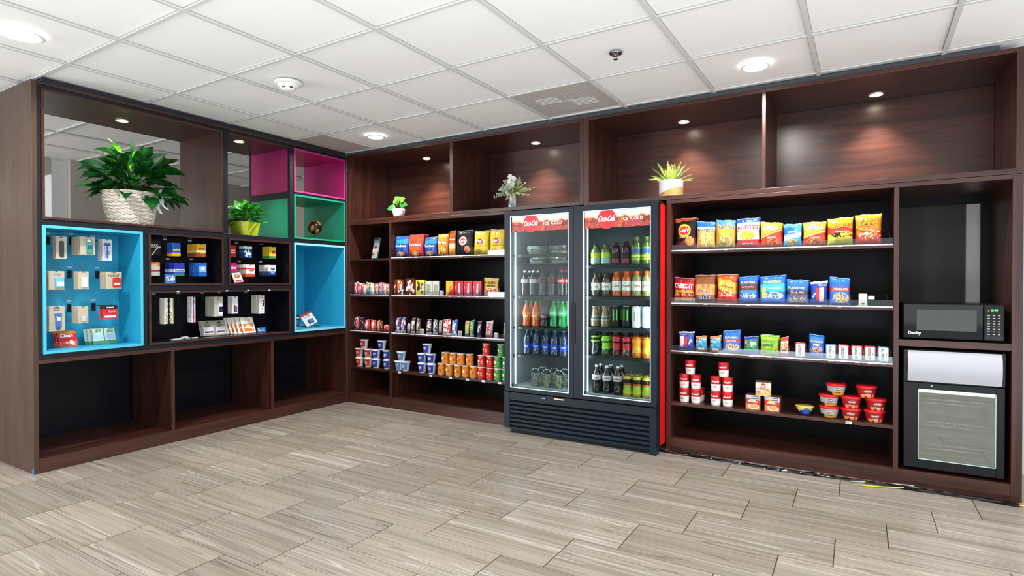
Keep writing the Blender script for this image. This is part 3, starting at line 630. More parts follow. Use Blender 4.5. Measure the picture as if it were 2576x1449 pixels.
for u, v, z, w in ((1352, 640, LS[0]+.0005, 'on the top shelf, left'), (1408, 640, LS[0]+.0005, 'on the top shelf, right')):
    place('clam', clam, (ony(u, v, YS0+.08).x, YS0+.08, z), 0, 'clear ribbed food container in the cooler, %s' % w, 'food container', 'clear food containers')
zz = ony(1370, 663, YS0+.08).z
q = MB(); q.box(IX0+.004, XM-.012, YS0+.01, YS1, zz-.006, zz-.001, mat('#1a1f22')); q.build('wire_shelf', ck)
for u, w in ((1358, 'on the second shelf, left'), (1410, 'on the second shelf, right')):
    place('clam', clam, (ony(u, 660, YS0+.08).x, YS0+.08, zz), 0, 'clear ribbed food container in the cooler, %s' % w, 'food container', 'clear food containers')
# handled salad cups on the cooler floor
def salad():
    o = empty('salad_cup'); q = MB(); q.lathe([(.026, 0), (.030, .03), (.034, .075), (.037, .098), (.039, .1)], 24, glassy('frosted_cup', '#dfe6e2', .22, .25), cap=False); q.lathe([(.001, .001), (.026, .001)], 24, clear, cap=False); q.build('cup_body', o)
    q = MB(); q.lathe([(.039, .1), (.036, .108), (.02, .110), (.001, .110)], 24, clear, cap=False); q.build('lid', o)
    q = MB(); q.tube([(.036*math.cos(a), 0, .104+.034*math.sin(a)) for a in [PI*k/12 for k in range(13)]], .0018, '#d9dedb', 6); q.build('handle', o)
    q = MB(); rr = random.Random(9)
    for k in range(46):
        z = rr.uniform(.003, .085); R = (.024+.008*z/.09)*math.sqrt(rr.random())*.9; a = rr.random()*2*PI
        q.lathe([(.001, -.005), (.007, -.002), (.006, .005), (.001, .008)], 6, mat(rr.choice(['#a8c07a', '#e6e7d0', '#c99a72', '#cfd6b0', '#b8c88a', '#e0c080']), .5), R*math.cos(a), R*math.sin(a), z+.003, cap=False)
    q.build('salad', o); return o
i = 0
for y_, us in ((YS0+.045, (1347, 1376, 1406)), (YS0+.135, (1364, 1394, 1420))):
    for u in us:
        place('salad', salad, (ony(u, 955, y_).x, y_, zfl+.0005), .1*i, 'clear handled salad cup, %s from left in the %s row on cooler floor' % (ORD[us.index(u)], 'front' if i < 3 else 'rear'), 'salad cup', 'salad cups'); i += 1

# ================================================================== MICROWAVE
mk = tag(empty('microwave'), 'black microwave oven on the shelf above the mini fridge', 'microwave')
a, c = ony(2285, 757, .01), ony(2541, 850, .01); X0, X1, Z0, Z1 = 4.507, 4.955, .8385+.008, 1.045
mb = mat('#0f1012', .3); mg = mat('#08090a', .06, coat=.5)
q = MB(); q.rbox(X0, X1, .028, .36, Z0, Z1, .006, mb); q.build('oven_body', mk)
q = MB(); q.rbox(X0+.001, X1-.088, .006, .0275, Z0+.002, Z1-.002, .008, mg); dd = q.build('door', mk)
q = MB(); w0, w1 = ony(2306, 800, .005).x, ony(2457, 800, .005).x; q.box(w0, w1, .0045, .0058, .895, 1.012, mat('#3b3d3c', .25)); q.build('window', dd, 'dark grey see-through window')
q = MB(); q.text('Danby', ony(2301, 838, .006).x, ony(2301, 838, .006).z, .060, lambda a, c, e: (a, .006-e, c), mat('#e9e9e9', .3), bold=.03); q.build('logo', dd)
q = MB(); q.rbox(X1-.086, X1-.001, .006, .0275, Z0+.002, Z1-.002, .006, mb); pp = q.build('control_panel', mk)
q = MB(); mp = lambda a, c, e: (a, .0058-e, c); q.text('6:40', X1-.042, Z1-.030, .028, mp, mat('#3dff4e', .4, emit=3), eps=.0008); q.disc(X1-.066, Z1-.034, .003, .003, mp, mat('#ff3a5c', .4, emit=2)); q.build('clock_display', pp, 'green lit clock digits')
q = MB()
for rr_ in range(8):
    for cc in range(3): q.patch(X1-.066+cc*.022-.005, X1-.066+cc*.022+.005, Z1-.062-rr_*.0145, Z1-.058-rr_*.0145, mp, mat('#b9bcbc', .5), nu=1, nv=1)
q.build('keypad', pp)
q = MB(); q.box(X1-.082, X1-.006, .004, .0058, Z0+.012, Z0+.028, '#2a2c2e'); q.build('door_button', pp)
q = MB()
for xx in (X0+.03, X1-.03):
    for yy in (.05, .33): q.lathe([(.01, 0), (.01, .0075)], 10, '#111111', xx, yy, .8385)
q.build('foot', mk)

# ================================================================== MINI FRIDGE
fk = tag(empty('mini_fridge'), 'small black glass-door display fridge with a blank light header', 'display fridge')
X0, X1, YF = 4.512, 4.960, .005
zT, zH, zD, zBt = .782, .600, .595, .112
fb = mat('#15171a', .35)
q = MB(); q.box(X0, X0+.02, YF+.045, .48, zBt, zH, fb); q.box(X1-.02, X1, YF+.045, .48, zBt, zH, fb); q.box(X0+.02, X1-.02, .46, .48, zBt, zH, fb); q.box(X0+.02, X1-.02, YF+.045, .46, zBt, zBt+.02, fb); q.box(X0, X1, YF+.045, .48, zH+.001, zT, fb); q.box(X0, X0+.018, YF+.004, YF+.0445, zH+.002, zT, fb); q.box(X1-.012, X1, YF+.004, YF+.0445, zH+.002, zT, fb); q.build('cabinet_body', fk)
q = MB(); li = mat('#e6e8e2', .5); q.box(X0+.0205, X0+.024, YF+.05, .455, zBt+.022, zH-.004, li); q.box(X1-.024, X1-.0205, YF+.05, .455, zBt+.022, zH-.004, li); q.box(X0+.0205, X1-.0205, .4555, .4595, zBt+.022, zH-.004, li); q.box(X0+.0245, X1-.0245, YF+.05, .455, zBt+.0205, zBt+.03, li); q.build('interior_liner', fk, 'pale interior liner')
q = MB(); q.grid(lambda s, t: (X0+.0185+(X1-X0-.031)*s, YF-.002-.016*math.sin(PI*t)+.008, zH+.004+(zT-zH-.008)*t), 12, 10, mat('#b4b4be', .4)); q.build('header_panel', fk, 'blank pale grey curved header')
g0, g1 = ony(2309, 1085, YF).x, ony(2506, 1085, YF).x; gz1, gz0 = .562, .162
q = MB(); q.rbox(X0+.001, g0, YF, YF+.04, zBt, zD, .004, fb); q.rbox(g1, X1-.001, YF, YF+.04, zBt, zD, .004, fb); q.rbox(g0, g1, YF, YF+.04, gz1, zD, .003, fb); q.rbox(g0, g1, YF, YF+.04, zBt, gz0, .003, fb); fd = q.build('door', fk)
q = MB(); e = mat('#b9d4c9', .3); w = .003; q.box(g0, g0+w, YF-.0006, YF+.01, gz0, gz1, e); q.box(g1-w, g1, YF-.0006, YF+.01, gz0, gz1, e); q.box(g0, g1, YF-.0006, YF+.01, gz0, gz0+w, e); q.box(g0, g1, YF-.0006, YF+.01, gz1-w, gz1, e); q.build('glass_trim', fd)
q = MB(); q.box(g0+w, g1-w, YF+.012, YF+.016, gz0+w, gz1-w, FRG); q.build('glass_pane', fd)
q = MB(); p = ony(2343, 966, YF); q.lathe([(.006, 0), (.006, .004), (.004, .005)], 16, chrome); q.xform(Matrix.Translation((p.x, YF, .582)) @ Matrix.Rotation(PI/2, 4, 'X')); q.build('lock', fd, 'chrome key lock')
for z in (.475, .345, .215):
    q = MB(); wm = mat('#d9dcd8', .35)
    for yy, dz in ((.075, 0), (.075, .022), (.43, 0), (.26, 0)): q.tube([(X0+.026, yy, z+dz), (X1-.026, yy, z+dz)], .0036 if yy < .1 else .002, wm, 6)
    for k in range(16): x = X0+.03+k*(X1-X0-.06)/15; q.tube([(x, .075, z+.022), (x, .074, z), (x, .43, z)], .0013, wm, 5)
    q.build('wire_shelf', fk)
q = MB()
for xx in (X0+.03, X1-.03):
    for yy in (.07, .44): q.lathe([(.012, 0), (.012, zBt-.0905)], 10, '#111111', xx, yy, .0905)
q.build('foot', fk)

BAYS = ((.0445, .5565), (.5825, 1.8615), (3.1775, 4.4615))
def fit(u, v, y, r):
    # a thing of half width r seen at photo column u stays inside its bay: slide it back along the line of sight if needed
    for _ in range(40):
        x = ony(u, v, y).x; bay = min(BAYS, key=lambda b_: abs((b_[0]+b_[1])/2-x)-(b_[1]-b_[0])/2)
        if x+r > bay[1]-.001: y += .004
        else: break
    if x-r < bay[0]+.001: x = bay[0]+.001+r
    return min(x, bay[1]-.001-r), y
# ================================================================== SNACK BAGS
def pick(*layers):
    """last matching layer wins: (test(u, v), colour); u -1..1, v 0..1"""
    ms = [(t, mat(c, .28)) for t, c in layers]
    def f(u, v):
        r = ms[0][1]
        for t, m_ in ms:
            if t(u, v): r = m_
        return r
    return f
ALL = lambda u, v: True
def below(h, sl=0.0, w=0.0, fr=5): return lambda u, v: v < h+sl*u+w*math.sin(u*fr)
def above(h, sl=0.0, w=0.0, fr=5): return lambda u, v: v > h+sl*u+w*math.sin(u*fr)
def band(a, c, sl=0.0): return lambda u, v: a+sl*u < v < c+sl*u
def ell(cu, cv, ru, rv): return lambda u, v: ((u-cu)/ru)**2+((v-cv)/rv)**2 < 1
def rect(a, c, d, e): return lambda u, v: a < u < c and d < v < e
def speck(cu, cv, ru, rv, k, th=.3): return lambda u, v: ((u-cu)/ru)**2+((v-cv)/rv)**2 < 1 and mnoise.noise(Vector((u*k*.32, v*k*.55, k*1.7))) > th*.55-.02
def bag(w, h, t, cf, texts=(), seed=1, gusset=False, name='snack_bag', flat=False):
    def f():
        r = random.Random(seed); ph = [r.uniform(0, 6) for _ in range(6)]
        def T(u, v):
            a = max(0, 1-abs(u)**2.6)**.55; c = max(0, math.sin(PI*min(1, max(0, (v-.045)/.91))))**(.42 if not gusset else .3)
            if gusset and v < .5: c = max(c, .9*min(1, v*12))
            wr = .0034*mnoise.noise(Vector((u*2.2+seed, v*3.5, seed*.7)))+.0026*mnoise.noise(Vector((u*5+seed, v*5, seed*.3)))*(abs(v-.5)*2+.3)+.0022*abs(mnoise.noise(Vector((u*4, v*2.2+seed, 3.1))))*(v*v)
            return .0008+a*c*(t/2+wr*(.4 if flat else 1.5))
        def X(u, v): return u*w/2*(1-.055*math.sin(PI*v)*(0 if gusset else 1)+.01*math.sin(8*v+ph[3]))
        def Z(u, v): return h*v+(.007*u*math.sin(ph[4])+.0016*math.sin(5*u+ph[5])+.0008*math.sin(13*u+ph[2]))*v**3
        q = MB(); nu, nv = 54, 64
        q.grid(lambda s, q_: (X(2*s-1, q_), -T(2*s-1, q_), Z(2*s-1, q_)), nu, nv, lambda s, q_: cf(2*s-1, q_))
        q.grid(lambda s, q_: (X(1-2*s, q_), T(1-2*s, q_)*.9, Z(1-2*s, q_)), 20, 22, lambda s, q_: cf(.97, q_))
        def mp(a, z, e): u = max(-1, min(1, a/(w/2))); v = max(0, min(1, z/h)); return (X(u, v), -T(u, v)-e, Z(u, v))
        for tx in texts:
            b_, cu, cv, ws, col = tx[:5]; kw = dict(tx[5]) if len(tx) > 5 else {}
            if 'line' in kw: kw['line'] = mat(kw['line'], .35)
            hs = kw.pop('hs', None)
            q.text(b_, cu*w/2, cv*h, ws*w, mp, mat(col, .35), h=hs*h if hs else None, **kw)
        # price or weight flash and seal crimps
        for vv in (.985, .97, .03): q.patch(-w*.47, w*.47, h*vv-.0006, h*vv+.0006, mp, mat('#d8d8d8', .3), eps=.0004, nu=10, nv=1)
        return q.build(name)
    return f
B1 = dict(bold=.03)
ART = {
 'bbq': (pick((ALL, '#17130f'), (below(.30, .1), '#5a1414'), (band(.90, 1.1, .04), '#c8501e'), (ell(-.05, .60, .62, .20), '#e8b023'), (ell(-.05, .60, .50, .13), '#c01a1a'), (ell(.45, .28, .42, .15), '#d9762e'), (speck(.45, .28, .4, .14, 30), '#f0a04a')), [("Lay's", -.05, .60, .44, '#ffffff', dict(B1, rot=.08)), ('BARBECUE', -.1, .40, .40, '#e8d8c0')], 'black barbecue chip bag'),
 'tost': (pick((ALL, '#c79a3e'), (above(.78, 0, .04), '#1f63b4'), (band(.72, .80), '#bcd9ee'), (band(.55, .72), '#caa14b'), (ell(0, .34, .78, .24), '#e5c27a'), (speck(0, .34, .75, .22, 24, .2), '#b98c3a'), (below(.10), '#8f5320')), [('TOSTITOS', 0, .66, .90, '#16161c', dict(B1, line='#ffffff', hs=.11))], 'tan and blue tortilla chip bag'),
 'tost2': (pick((ALL, '#bd9139'), (above(.84, 0, .03), '#3b86cc'), (ell(0, .58, .5, .18), '#e9b73d'), (ell(.05, .27, .75, .2), '#8b7b3c'), (speck(.05, .27, .7, .2, 22, .1), '#d7b56a'), (below(.08), '#9a2f1c')), [('TOSTITOS', 0, .745, .94, '#16161c', dict(B1, line='#ffffff', hs=.11))], 'tan tortilla chip bag with bowl'),
 'ruff': (pick((ALL, '#2a66b8'), (above(.86, .05, .03), '#1b4c9a'), (band(.58, .84), '#dfe9f3'), (band(.30, .56), '#f0ead0'), (ell(-.05, .42, .7, .15), '#e8c23c'), (speck(-.05, .42, .7, .15, 26, .2), '#c3902a'), (below(.26), '#c62a25')), [('RUFFLES', 0, .68, .92, '#b01f24', dict(B1, line='#ffffff', hs=.13)), ('ORIGINAL', 0, .16, .5, '#ffffff')], 'blue and white ridged chip bag'),
 'frit': (pick((ALL, '#d4371c'), (above(.60, .15), '#efa127'), (band(.52, .58, .15), '#f4c04a'), (ell(.1, .24, .6, .14), '#e77b2a'), (speck(.1, .24, .55, .13, 20, .1), '#9d2410')), [('Fritos', -.02, .76, .72, '#ffffff', dict(B1, rot=.12, line='#c2391a', hs=.2)), ('ORIGINAL', .05, .40, .45, '#ffffff', dict(rot=.1))], 'orange and red corn chip bag'),
 'frit2': (pick((ALL, '#d9341d'), (above(.56, .12), '#f0ab30'), (band(.46, .54, .12), '#f6c95a'), (ell(0, .20, .75, .13), '#e8892f'), (speck(0, .20, .7, .12, 20, .1), '#9d2410')), [('Fritos', 0, .76, .78, '#ffffff', dict(B1, rot=.12, line='#c2391a', hs=.2)), ('ORIGINAL', .05, .36, .45, '#ffffff', dict(rot=.1))], 'corn chip bag beside blue bag'),
 'pita': (pick((ALL, '#3fa6dc'), (rect(-1, .35, .55, .84), '#1b63b8'), (band(.36, .55, .1), '#cfe8f5'), (ell(-.05, .2, .6, .15), '#d8bd86'), (speck(-.05, .2, .6, .15, 20, .1), '#8f7442')), [('snack', .0, .66, .5, '#ffffff', dict(B1, rot=.15)), ('Classic', .1, .46, .62, '#ffffff', dict(shear=.3, bold=.02))], 'light blue snack bag with white script'),
 'chee1': (pick((ALL, '#d8331c'), (above(.64, 0, .03), '#f7b618'), (band(.34, .44, .04), '#f3c52c'), (below(.34), '#c9c53a'), (speck(.1, .38, .8, .1, 18, .1), '#2f2a12'), (ell(.2, .18, .7, .12), '#b8a82a')), [('Cheetos', .05, .72, .86, '#f39a1d', dict(B1, rot=.10, line='#111111', shear=.3, hs=.19)), ('Flamin Hot', .2, .50, .55, '#ffffff', dict(shear=.3))], 'yellow, red and lime puffed corn snack bag'),
 'chee2': (pick((ALL, '#ee8f1e'), (above(.86, .03), '#f5b32a'), (below(.50, 0, .03), '#c8231b'), (speck(0, .44, .95, .22, 14, -.05), '#ee7a1c'), (speck(.1, .34, .9, .16, 23, .35), '#f4ead8')), [('Cheetos', 0, .73, .80, '#f7a21e', dict(B1, rot=.10, line='#111111', shear=.3, hs=.17)), ('CRUNCHY', .1, .59, .42, '#7a2b12')], 'large orange puffed corn bag'),
 'cheez': (pick((ALL, '#b9141f'), (above(.80), '#8f0f1c'), (band(.28, .44), '#e2a13c'), (speck(0, .36, 1, .1, 20, 0), '#7b1118'), (below(.20), '#d8c7a4')), [('CHEEZ-IT', 0, .66, .90, '#ffffff', dict(B1, hs=.18, rot=-.04)), ('SNACK MIX', 0, .46, .8, '#f4d13c', dict(B1))], 'red cheese cracker snack mix bag'),
 'chex': (pick((ALL, '#8a4d1f'), (above(.68, 0, .03), '#7c431c'), (band(.30, .66), '#d39a4e'), (speck(0, .5, .9, .18, 18, 0), '#a8692c'), (below(.18), '#5d3518')), [('Chex', .12, .40, .52, '#c5211f', dict(B1, line='#ffffff', hs=.14, shear=.2)), ('mix', .12, .22, .50, '#1d2a6e', dict(B1, line='#ffffff', hs=.12, shear=.2))], 'brown cereal snack mix bag'),
 'pret': (pick((ALL, '#c9431b'), (above(.78), '#c2541c'), (band(.42, .78, -.1), '#ef9a25'), (speck(0, .6, .9, .2, 17, .1), '#f6cf5a'), (below(.22), '#c2181c'), (speck(0, .34, .8, .12, 25, .3), '#f4e7cc')), [('Crunchy', .1, .56, .6, '#5a1f10', dict(B1, rot=-.2)), ('cheddar', 0, .28, .6, '#fff3d0')], 'orange and red cheddar snack bag'),
 'nut1': (pick((ALL, '#1556b5'), (above(.86), '#1d6cd0'), (band(.48, .70), '#5b2d1a'), (rect(-.7, .8, .36, .48), '#2e8fd6'), (speck(0, .28, .85, .1, 22, -.1), '#d9b98a'), (below(.16), '#0f3f93')), [('PLANTERS', 0, .77, .74, '#f4d85a', dict(B1)), ('NUT & CHOC', 0, .60, .6, '#ffffff')], 'blue nut pouch with a brown band'),
 'nut2': (pick((ALL, '#1c6fd0'), (band(.44, .70), '#39b7d3'), (rect(-.8, -.5, .2, .6), '#e4c240'), (speck(.1, .30, .75, .13, 22, -.1), '#dfc08d'), (below(.14), '#1452b4')), [('PLANTERS', 0, .78, .68, '#f4d85a', dict(B1)), ('CASHEWS', .15, .56, .5, '#ffffff')], 'blue nut pouch with a turquoise band'),
 'nut3': (pick((ALL, '#1a58bd'), (above(.74), '#2a6fd2'), (band(.40, .56), '#4a2a1d'), (speck(0, .22, .9, .15, 20, -.2), '#5f5a33'), (speck(0, .22, .9, .12, 27, .3), '#c9a06a')), [('PLANTERS', -.1, .66, .75, '#d9d08a', dict(B1, rot=-.05)), ('TRAIL MIX', 0, .48, .6, '#ffffff')], 'dark blue trail mix pouch'),
 'tart': (pick((ALL, '#1c3f9e'), (above(.90), '#dfe5f2'), (rect(-.35, .05, .22, .72), '#c92a35'), (rect(.05, .55, .15, .74), '#e4c9b8'), (below(.08), '#1a2f7a')), [('tarts', -.62, .42, .34, '#ffffff', dict(B1, rot=1.1)), ('frosted', .4, .84, .45, '#ffffff')], 'blue toaster pastry pack with red and white'),
 'tart2': (pick((ALL, '#1c3f9e'), (above(.92), '#dfe5f2'), (rect(-.85, -.35, .2, .76), '#e9dcd2'), (rect(-.35, .1, .15, .7), '#cf2b34'), (below(.08), '#1a2f7a')), [('pop', .55, .45, .4, '#ffffff', dict(B1, rot=1.1)), ('frosted', -.4, .86, .4, '#ffffff')], 'blue toaster pastry pack, first on the shelf'),
 'nut4': (pick((ALL, '#1e62c4'), (above(.82), '#2a78da'), (band(.50, .66), '#c81f2c'), (speck(.15, .28, .8, .2, 18, -.2), '#d79b44'), (speck(.15, .28, .8, .18, 27, .2), '#f0d9a2'), (below(.10), '#2a8ad0')), [('PEANUTS', .1, .58, .65, '#ffffff', B1)], 'tall blue nut pouch with a red band, at row end'),
 'nut5': (pick((ALL, '#1d63c6'), (above(.86), '#2f7fe0'), (band(.48, .60), '#c81f2c'), (speck(.1, .28, .8, .16, 18, -.2), '#cf9440'), (speck(.1, .28, .8, .14, 27, .2), '#f0d9a2'), (below(.08), '#1a56b4')), [('PLANTERS', 0, .68, .7, '#f4d85a', B1), ('SALTED', 0, .54, .5, '#ffffff')], 'tall blue nut pouch with a red band'),
 'clif': (pick((ALL, '#3a94b4'), (above(.84), '#d78d4a'), (below(.16), '#a8432a'), (speck(.2, .72, .8, .14, 13, .2), '#f1f4f4'), (rect(-.95, -.6, .5, .84), '#b3232a'), (rect(-.5, .6, .10, .24), '#efe9e2')), [('CLIF', -.78, .66, .26, '#ffffff', dict(B1, rot=1.45))], 'teal and orange energy bar'),
 'clifg': (pick((ALL, '#2e7a46'), (above(.80), '#1b4c9e'), (below(.2), '#1d3f96'), (rect(-.9, -.6, .5, .8), '#b3232a'), (ell(.1, .42, .7, .26), '#3c9257'), (speck(.25, .55, .5, .14, 12, .3), '#f1f4f4')), [('CLIF', -.75, .66, .24, '#ffffff', dict(B1, rot=1.45))], 'green and blue energy bar'),
 'green': (pick((ALL, '#8fd02c'), (above(.82), '#a4dd3c'), (speck(-.7, .3, .3, .28, 20, -.1), '#b08a4a'), (speck(.75, .3, .25, .28, 20, -.1), '#b08a4a'), (band(.62, .80), '#79bd22')), [('seeds', -.1, .54, .6, '#1f4a12', dict(B1, shear=.2)), ('crunchy', 0, .70, .7, '#4f8a14', B1)], 'lime green seed snack bag'),
 'tube': (pick((ALL, '#e3d5c4'), (above(.78), '#cf3b24'), (speck(0, .5, .9, .25, 14, .0), '#b9773c'), (below(.14), '#c02c28')), [('bar', 0, .32, .5, '#c02c28', B1)], 'narrow red and cream snack bar'),
 'nut6': (pick((ALL, '#1c66cc'), (above(.70), '#2a7ae0'), (band(.52, .70), '#2a5a9e'), (speck(0, .36, .8, .14, 20, -.2), '#caa06a'), (speck(0, .30, .8, .12, 27, .2), '#8a2e1c'), (below(.14), '#154da8')), [('PLANTERS', 0, .70, .8, '#f4d85a', dict(B1)), ('Mix', 0, .58, .4, '#ffffff', dict(shear=.2, bold=.03))], 'bright blue nut mix pouch'),
 'dorb': (pick((ALL, '#153f96'), (above(.84, .05), '#1a56c2'), (band(.62, .84, .02), '#2e86de'), (ell(-.2, .17, .4, .10), '#d69a4a'), (ell(.25, .17, .3, .10), '#c8873a'), (ell(.0, .12, .16, .07), '#efe9da')), [('Doritos', -.05, .54, .84, '#ffffff', dict(B1, line='#111a3a', hs=.12))], 'blue tortilla chip bag'),
 'dorr': (pick((ALL, '#b52a1a'), (above(.86, .05), '#e0432a'), (band(.58, .86), '#dd4327'), (ell(-.1, .38, .7, .10), '#e85a2c'), (ell(.0, .16, .5, .12), '#d8883a'), (ell(0, .12, .2, .07), '#f3e7cf'), (below(.05), '#7a1713')), [('Doritos', 0, .54, .84, '#ffffff', dict(B1, line='#2a0a08', hs=.12))], 'red tortilla chip bag'),
 'orng': (pick((ALL, '#e18a1e'), (above(.85), '#efab2c'), (band(.5, .8), '#e69322'), (below(.42), '#c9641a'), (speck(0, .25, .8, .2, 17, 0), '#f1c057')), [('Bugles', 0, .60, .82, '#fdf3da', dict(B1, line='#5a2410', hs=.16))], 'orange corn snack bag'),
 'orn2': (pick((ALL, '#b5501c'), (above(.82), '#d8772a'), (band(.3, .5), '#e5c9a0'), (below(.3), '#d08a2e')), [('cheese', 0, .66, .8, '#fbe9d0', B1)], 'narrow rusty orange snack bag with twisted top'),
 'layk': (pick((ALL, '#1a1a1c'), (above(.86, .03), '#2b2b2e'), (ell(-.1, .58, .5, .17), '#f2e6c0'), (ell(-.1, .58, .38, .11), '#d8443a'), (ell(.45, .24, .35, .14), '#c96a3a'), (speck(.45, .24, .35, .13, 26, .2), '#e59a6a')), [("Lay's", -.1, .58, .36, '#ffffff', B1)], 'black chip bag with a cream disc'),
 'layy': (pick((ALL, '#e8c529'), (above(.84, 0, .03), '#d9b426'), (ell(0, .55, .45, .11), '#9e2218'), (ell(-.3, .15, .42, .1), '#c4904a'), (band(.36, .39), '#cda51e')), [("Lay's", 0, .56, .62, '#ffffff', dict(B1, hs=.17)), ('CLASSIC', 0, .37, .4, '#7a5a12')], 'yellow classic chip bag'),
 'hari': (pick((ALL, '#d7b53c'), (above(.80), '#c9a832'), (below(.42), '#d9a08a'), (speck(0, .26, .9, .2, 16, 0), '#b8232a'), (speck(.1, .26, .9, .2, 23, .35), '#e7d26a')), [('HARIBO', 0, .74, .80, '#16140f', B1), ('Goldbears', 0, .58, .7, '#16140f', dict(B1))], 'gold gummy candy bag with clear window'),
}
_bagno = 0
def put_bag(art, u0, u1, vt, zs, y, where, t=.055, gusset=False, behind=0, rz=0.0, cat='snack bag', lean=-.05, name='snack_bag', vref=None):
    """stand a bag on a shelf so that it spans photo columns u0..u1"""
    global _bagno
    _bagno += 1
    cf, tx, d = ART[art]; um = (u0+u1)/2; vm = vref or vt+20
    a, c = ony(u0, vm, y), ony(u1, vm, y); w = (c.x-a.x)*.975; h = ony(um, vt, y).z-zs
    x = (a.x+c.x)/2; x = fit(um, vm, y, w/2+.002)[0]
    o = place(('bag', _bagno), bag(w, h, t, cf, tx, seed=_bagno, gusset=gusset, name=name), (x, y+.001, zs+.0025), rz, '%s, %s' % (d, where), cat, None, rx=lean)
    for k in range(behind):
        b2 = copy_tree(o); b2.location = (x, y+.062*(k+1)*(t/.055), zs+.0025); b2.rotation_euler = (lean, 0, rz)
        tag(b2, '%s, behind the front one, %s' % (d, where), cat)
    return o
S1, S2, S3, S4 = SR
yb = .055
put_bag('bbq', 1697, 1752, 549, S1, yb, 'top right shelf', behind=1)
put_bag('tost', 1751, 1800, 558, S1, yb, 'top right shelf', behind=1)
put_bag('tost2', 1800, 1851, 554, S1, yb, 'top right shelf', behind=1)
put_bag('ruff', 1852, 1911, 549, S1, yb, 'top right shelf', behind=1, rz=.06)
put_bag('frit', 1912, 1969, 560, S1, yb, 'top right shelf', behind=1)
put_bag('pita', 1970, 2018, 564, S1, yb, 'top right shelf')
put_bag('frit2', 2019, 2079, 559, S1, yb, 'top right shelf', behind=1)
put_bag('chee1', 2080, 2147, 549, S1, yb, 'top right shelf', behind=1)
put_bag('chee2', 2149, 2219, 540, S1, yb, 'top right shelf', behind=1, rz=-.08)
put_bag('cheez', 1689, 1743, 699, S2, yb, 'second right shelf')
put_bag('chex', 1746, 1800, 692, S2, yb, 'second right shelf', behind=1)
put_bag('pret', 1803, 1854, 690, S2, yb, 'second right shelf', behind=1)
put_bag('nut1', 1858, 1907, 695, S2, yb, 'second right shelf', gusset=True, behind=1, name='nut_pouch')
put_bag('nut2', 1911, 1976, 694, S2, yb, 'second right shelf', gusset=True, behind=1, name='nut_pouch')
put_bag('nut3', 1978, 2035, 704, S2, yb, 'second right shelf', gusset=True, name='nut_pouch', behind=1)
put_bag('tart', 2038, 2083, 709, S2, yb, 'second right shelf', t=.04, name='pastry_pack')
put_bag('nut4', 2086, 2139, 699, S2, yb, 'second right shelf', gusset=True, name='nut_pouch')
put_bag('tart2', 1707, 1747, 835, S3, yb, 'third right shelf', t=.04, name='pastry_pack', rz=.1)
put_bag('clif', 1749, 1779, 846, S3, yb, 'third right shelf, beside pastry pack', t=.03, name='energy_bar', cat='snack bar')
put_bag('clif', 1785, 1815, 846, S3, yb, 'third right shelf, beside tall blue pouch', t=.03, name='energy_bar', cat='snack bar')
put_bag('nut5', 1818, 1864, 832, S3, yb, 'third right shelf', gusset=True, name='nut_pouch')
put_bag('clifg', 1871, 1909, 847, S3, yb, 'third right shelf', t=.03, name='energy_bar', cat='snack bar')
put_bag('green', 1912, 1960, 845, S3, yb, 'third right shelf', behind=1)
put_bag('tube', 1963, 1984, 849, S3, yb, 'third right shelf', t=.02, name='snack_bar', cat='snack bar')
put_bag('nut6', 2035, 2074, 843, S3, yb, 'third right shelf', gusset=True, name='nut_pouch')
L1, L2, L3, L4 = SL
put_bag('dorb', 992, 1026, 595, L1, yb, 'left end of the top shelf', behind=1)
put_bag('dorr', 1028, 1066, 590, L1, yb, 'top left shelf', behind=1)
put_bag('dorb', 1068, 1100, 597, L1, yb, 'between red and orange bags', behind=1)
put_bag('orng', 1101, 1128, 589, L1, yb, 'top left shelf')
put_bag('orn2', 1129, 1146, 581, L1, yb+.01, 'top left shelf', t=.03)
put_bag('layk', 1148, 1190, 580, L1, yb, 'top left shelf', behind=1)
put_bag('layy', 1192, 1230, 581, L1, yb, 'beside the black bag', behind=1)
put_bag('layy', 1232, 1271, 578, L1, yb, 'next to the drinks cooler')
put_bag('hari', 1216, 1254, 700, L2, yb, 'second left shelf', t=.03, name='candy_bag', cat='candy bag')

# ---- small candy packs and boxes
def cbox(w, h, d, base, cf, texts=(), name='candy_box'):
    def f():
        q = MB(); q.rbox(-w/2, w/2, .0, d, 0, h, .0015, base); mp = lambda a, z, e: (a, -e, z)
        q.grid(lambda s, t: mp(-w/2+w*s, h*t, .0004), 32, 48, lambda s, t: cf(2*s-1, t), False)
        for tx in texts:
            b_, cu, cv, ws, col = tx[:5]; kw = dict(tx[5]) if len(tx) > 5 else {}; hs = kw.pop('hs', None)
            if 'line' in kw: kw['line'] = mat(kw['line'])
            q.text(b_, cu*w/2, cv*h, ws*w, mp, mat(col, .35), h=hs*h if hs else None, **kw)
        return q.build(name)
    return f
def put_box(u0, u1, vt, zs, y, d, base, cf, texts, label, name='candy_box', cat='candy box', rz=0, rx=0, n=None):
    global _bagno
    _bagno += 1; a, c = ony(u0, vt+15, y), ony(u1, vt+15, y); w = c.x-a.x-.001; h = ony((u0+u1)/2, vt, y).z-zs
    x_ = fit((u0+u1)/2, vt+15, y, w/2+.002)[0]
    fn = cbox(w, h, d, base, cf, texts, name) if name == 'candy_box' else bag(w, h, min(d, w*.75), cf, texts, seed=_bagno*3, name=name)
    if name != 'candy_box': y += d*.5
    return place(('box', _bagno), fn, (x_, y, zs+.0028 if rx else zs+.0008), rz, label, cat, rx=rx)
yk = .035
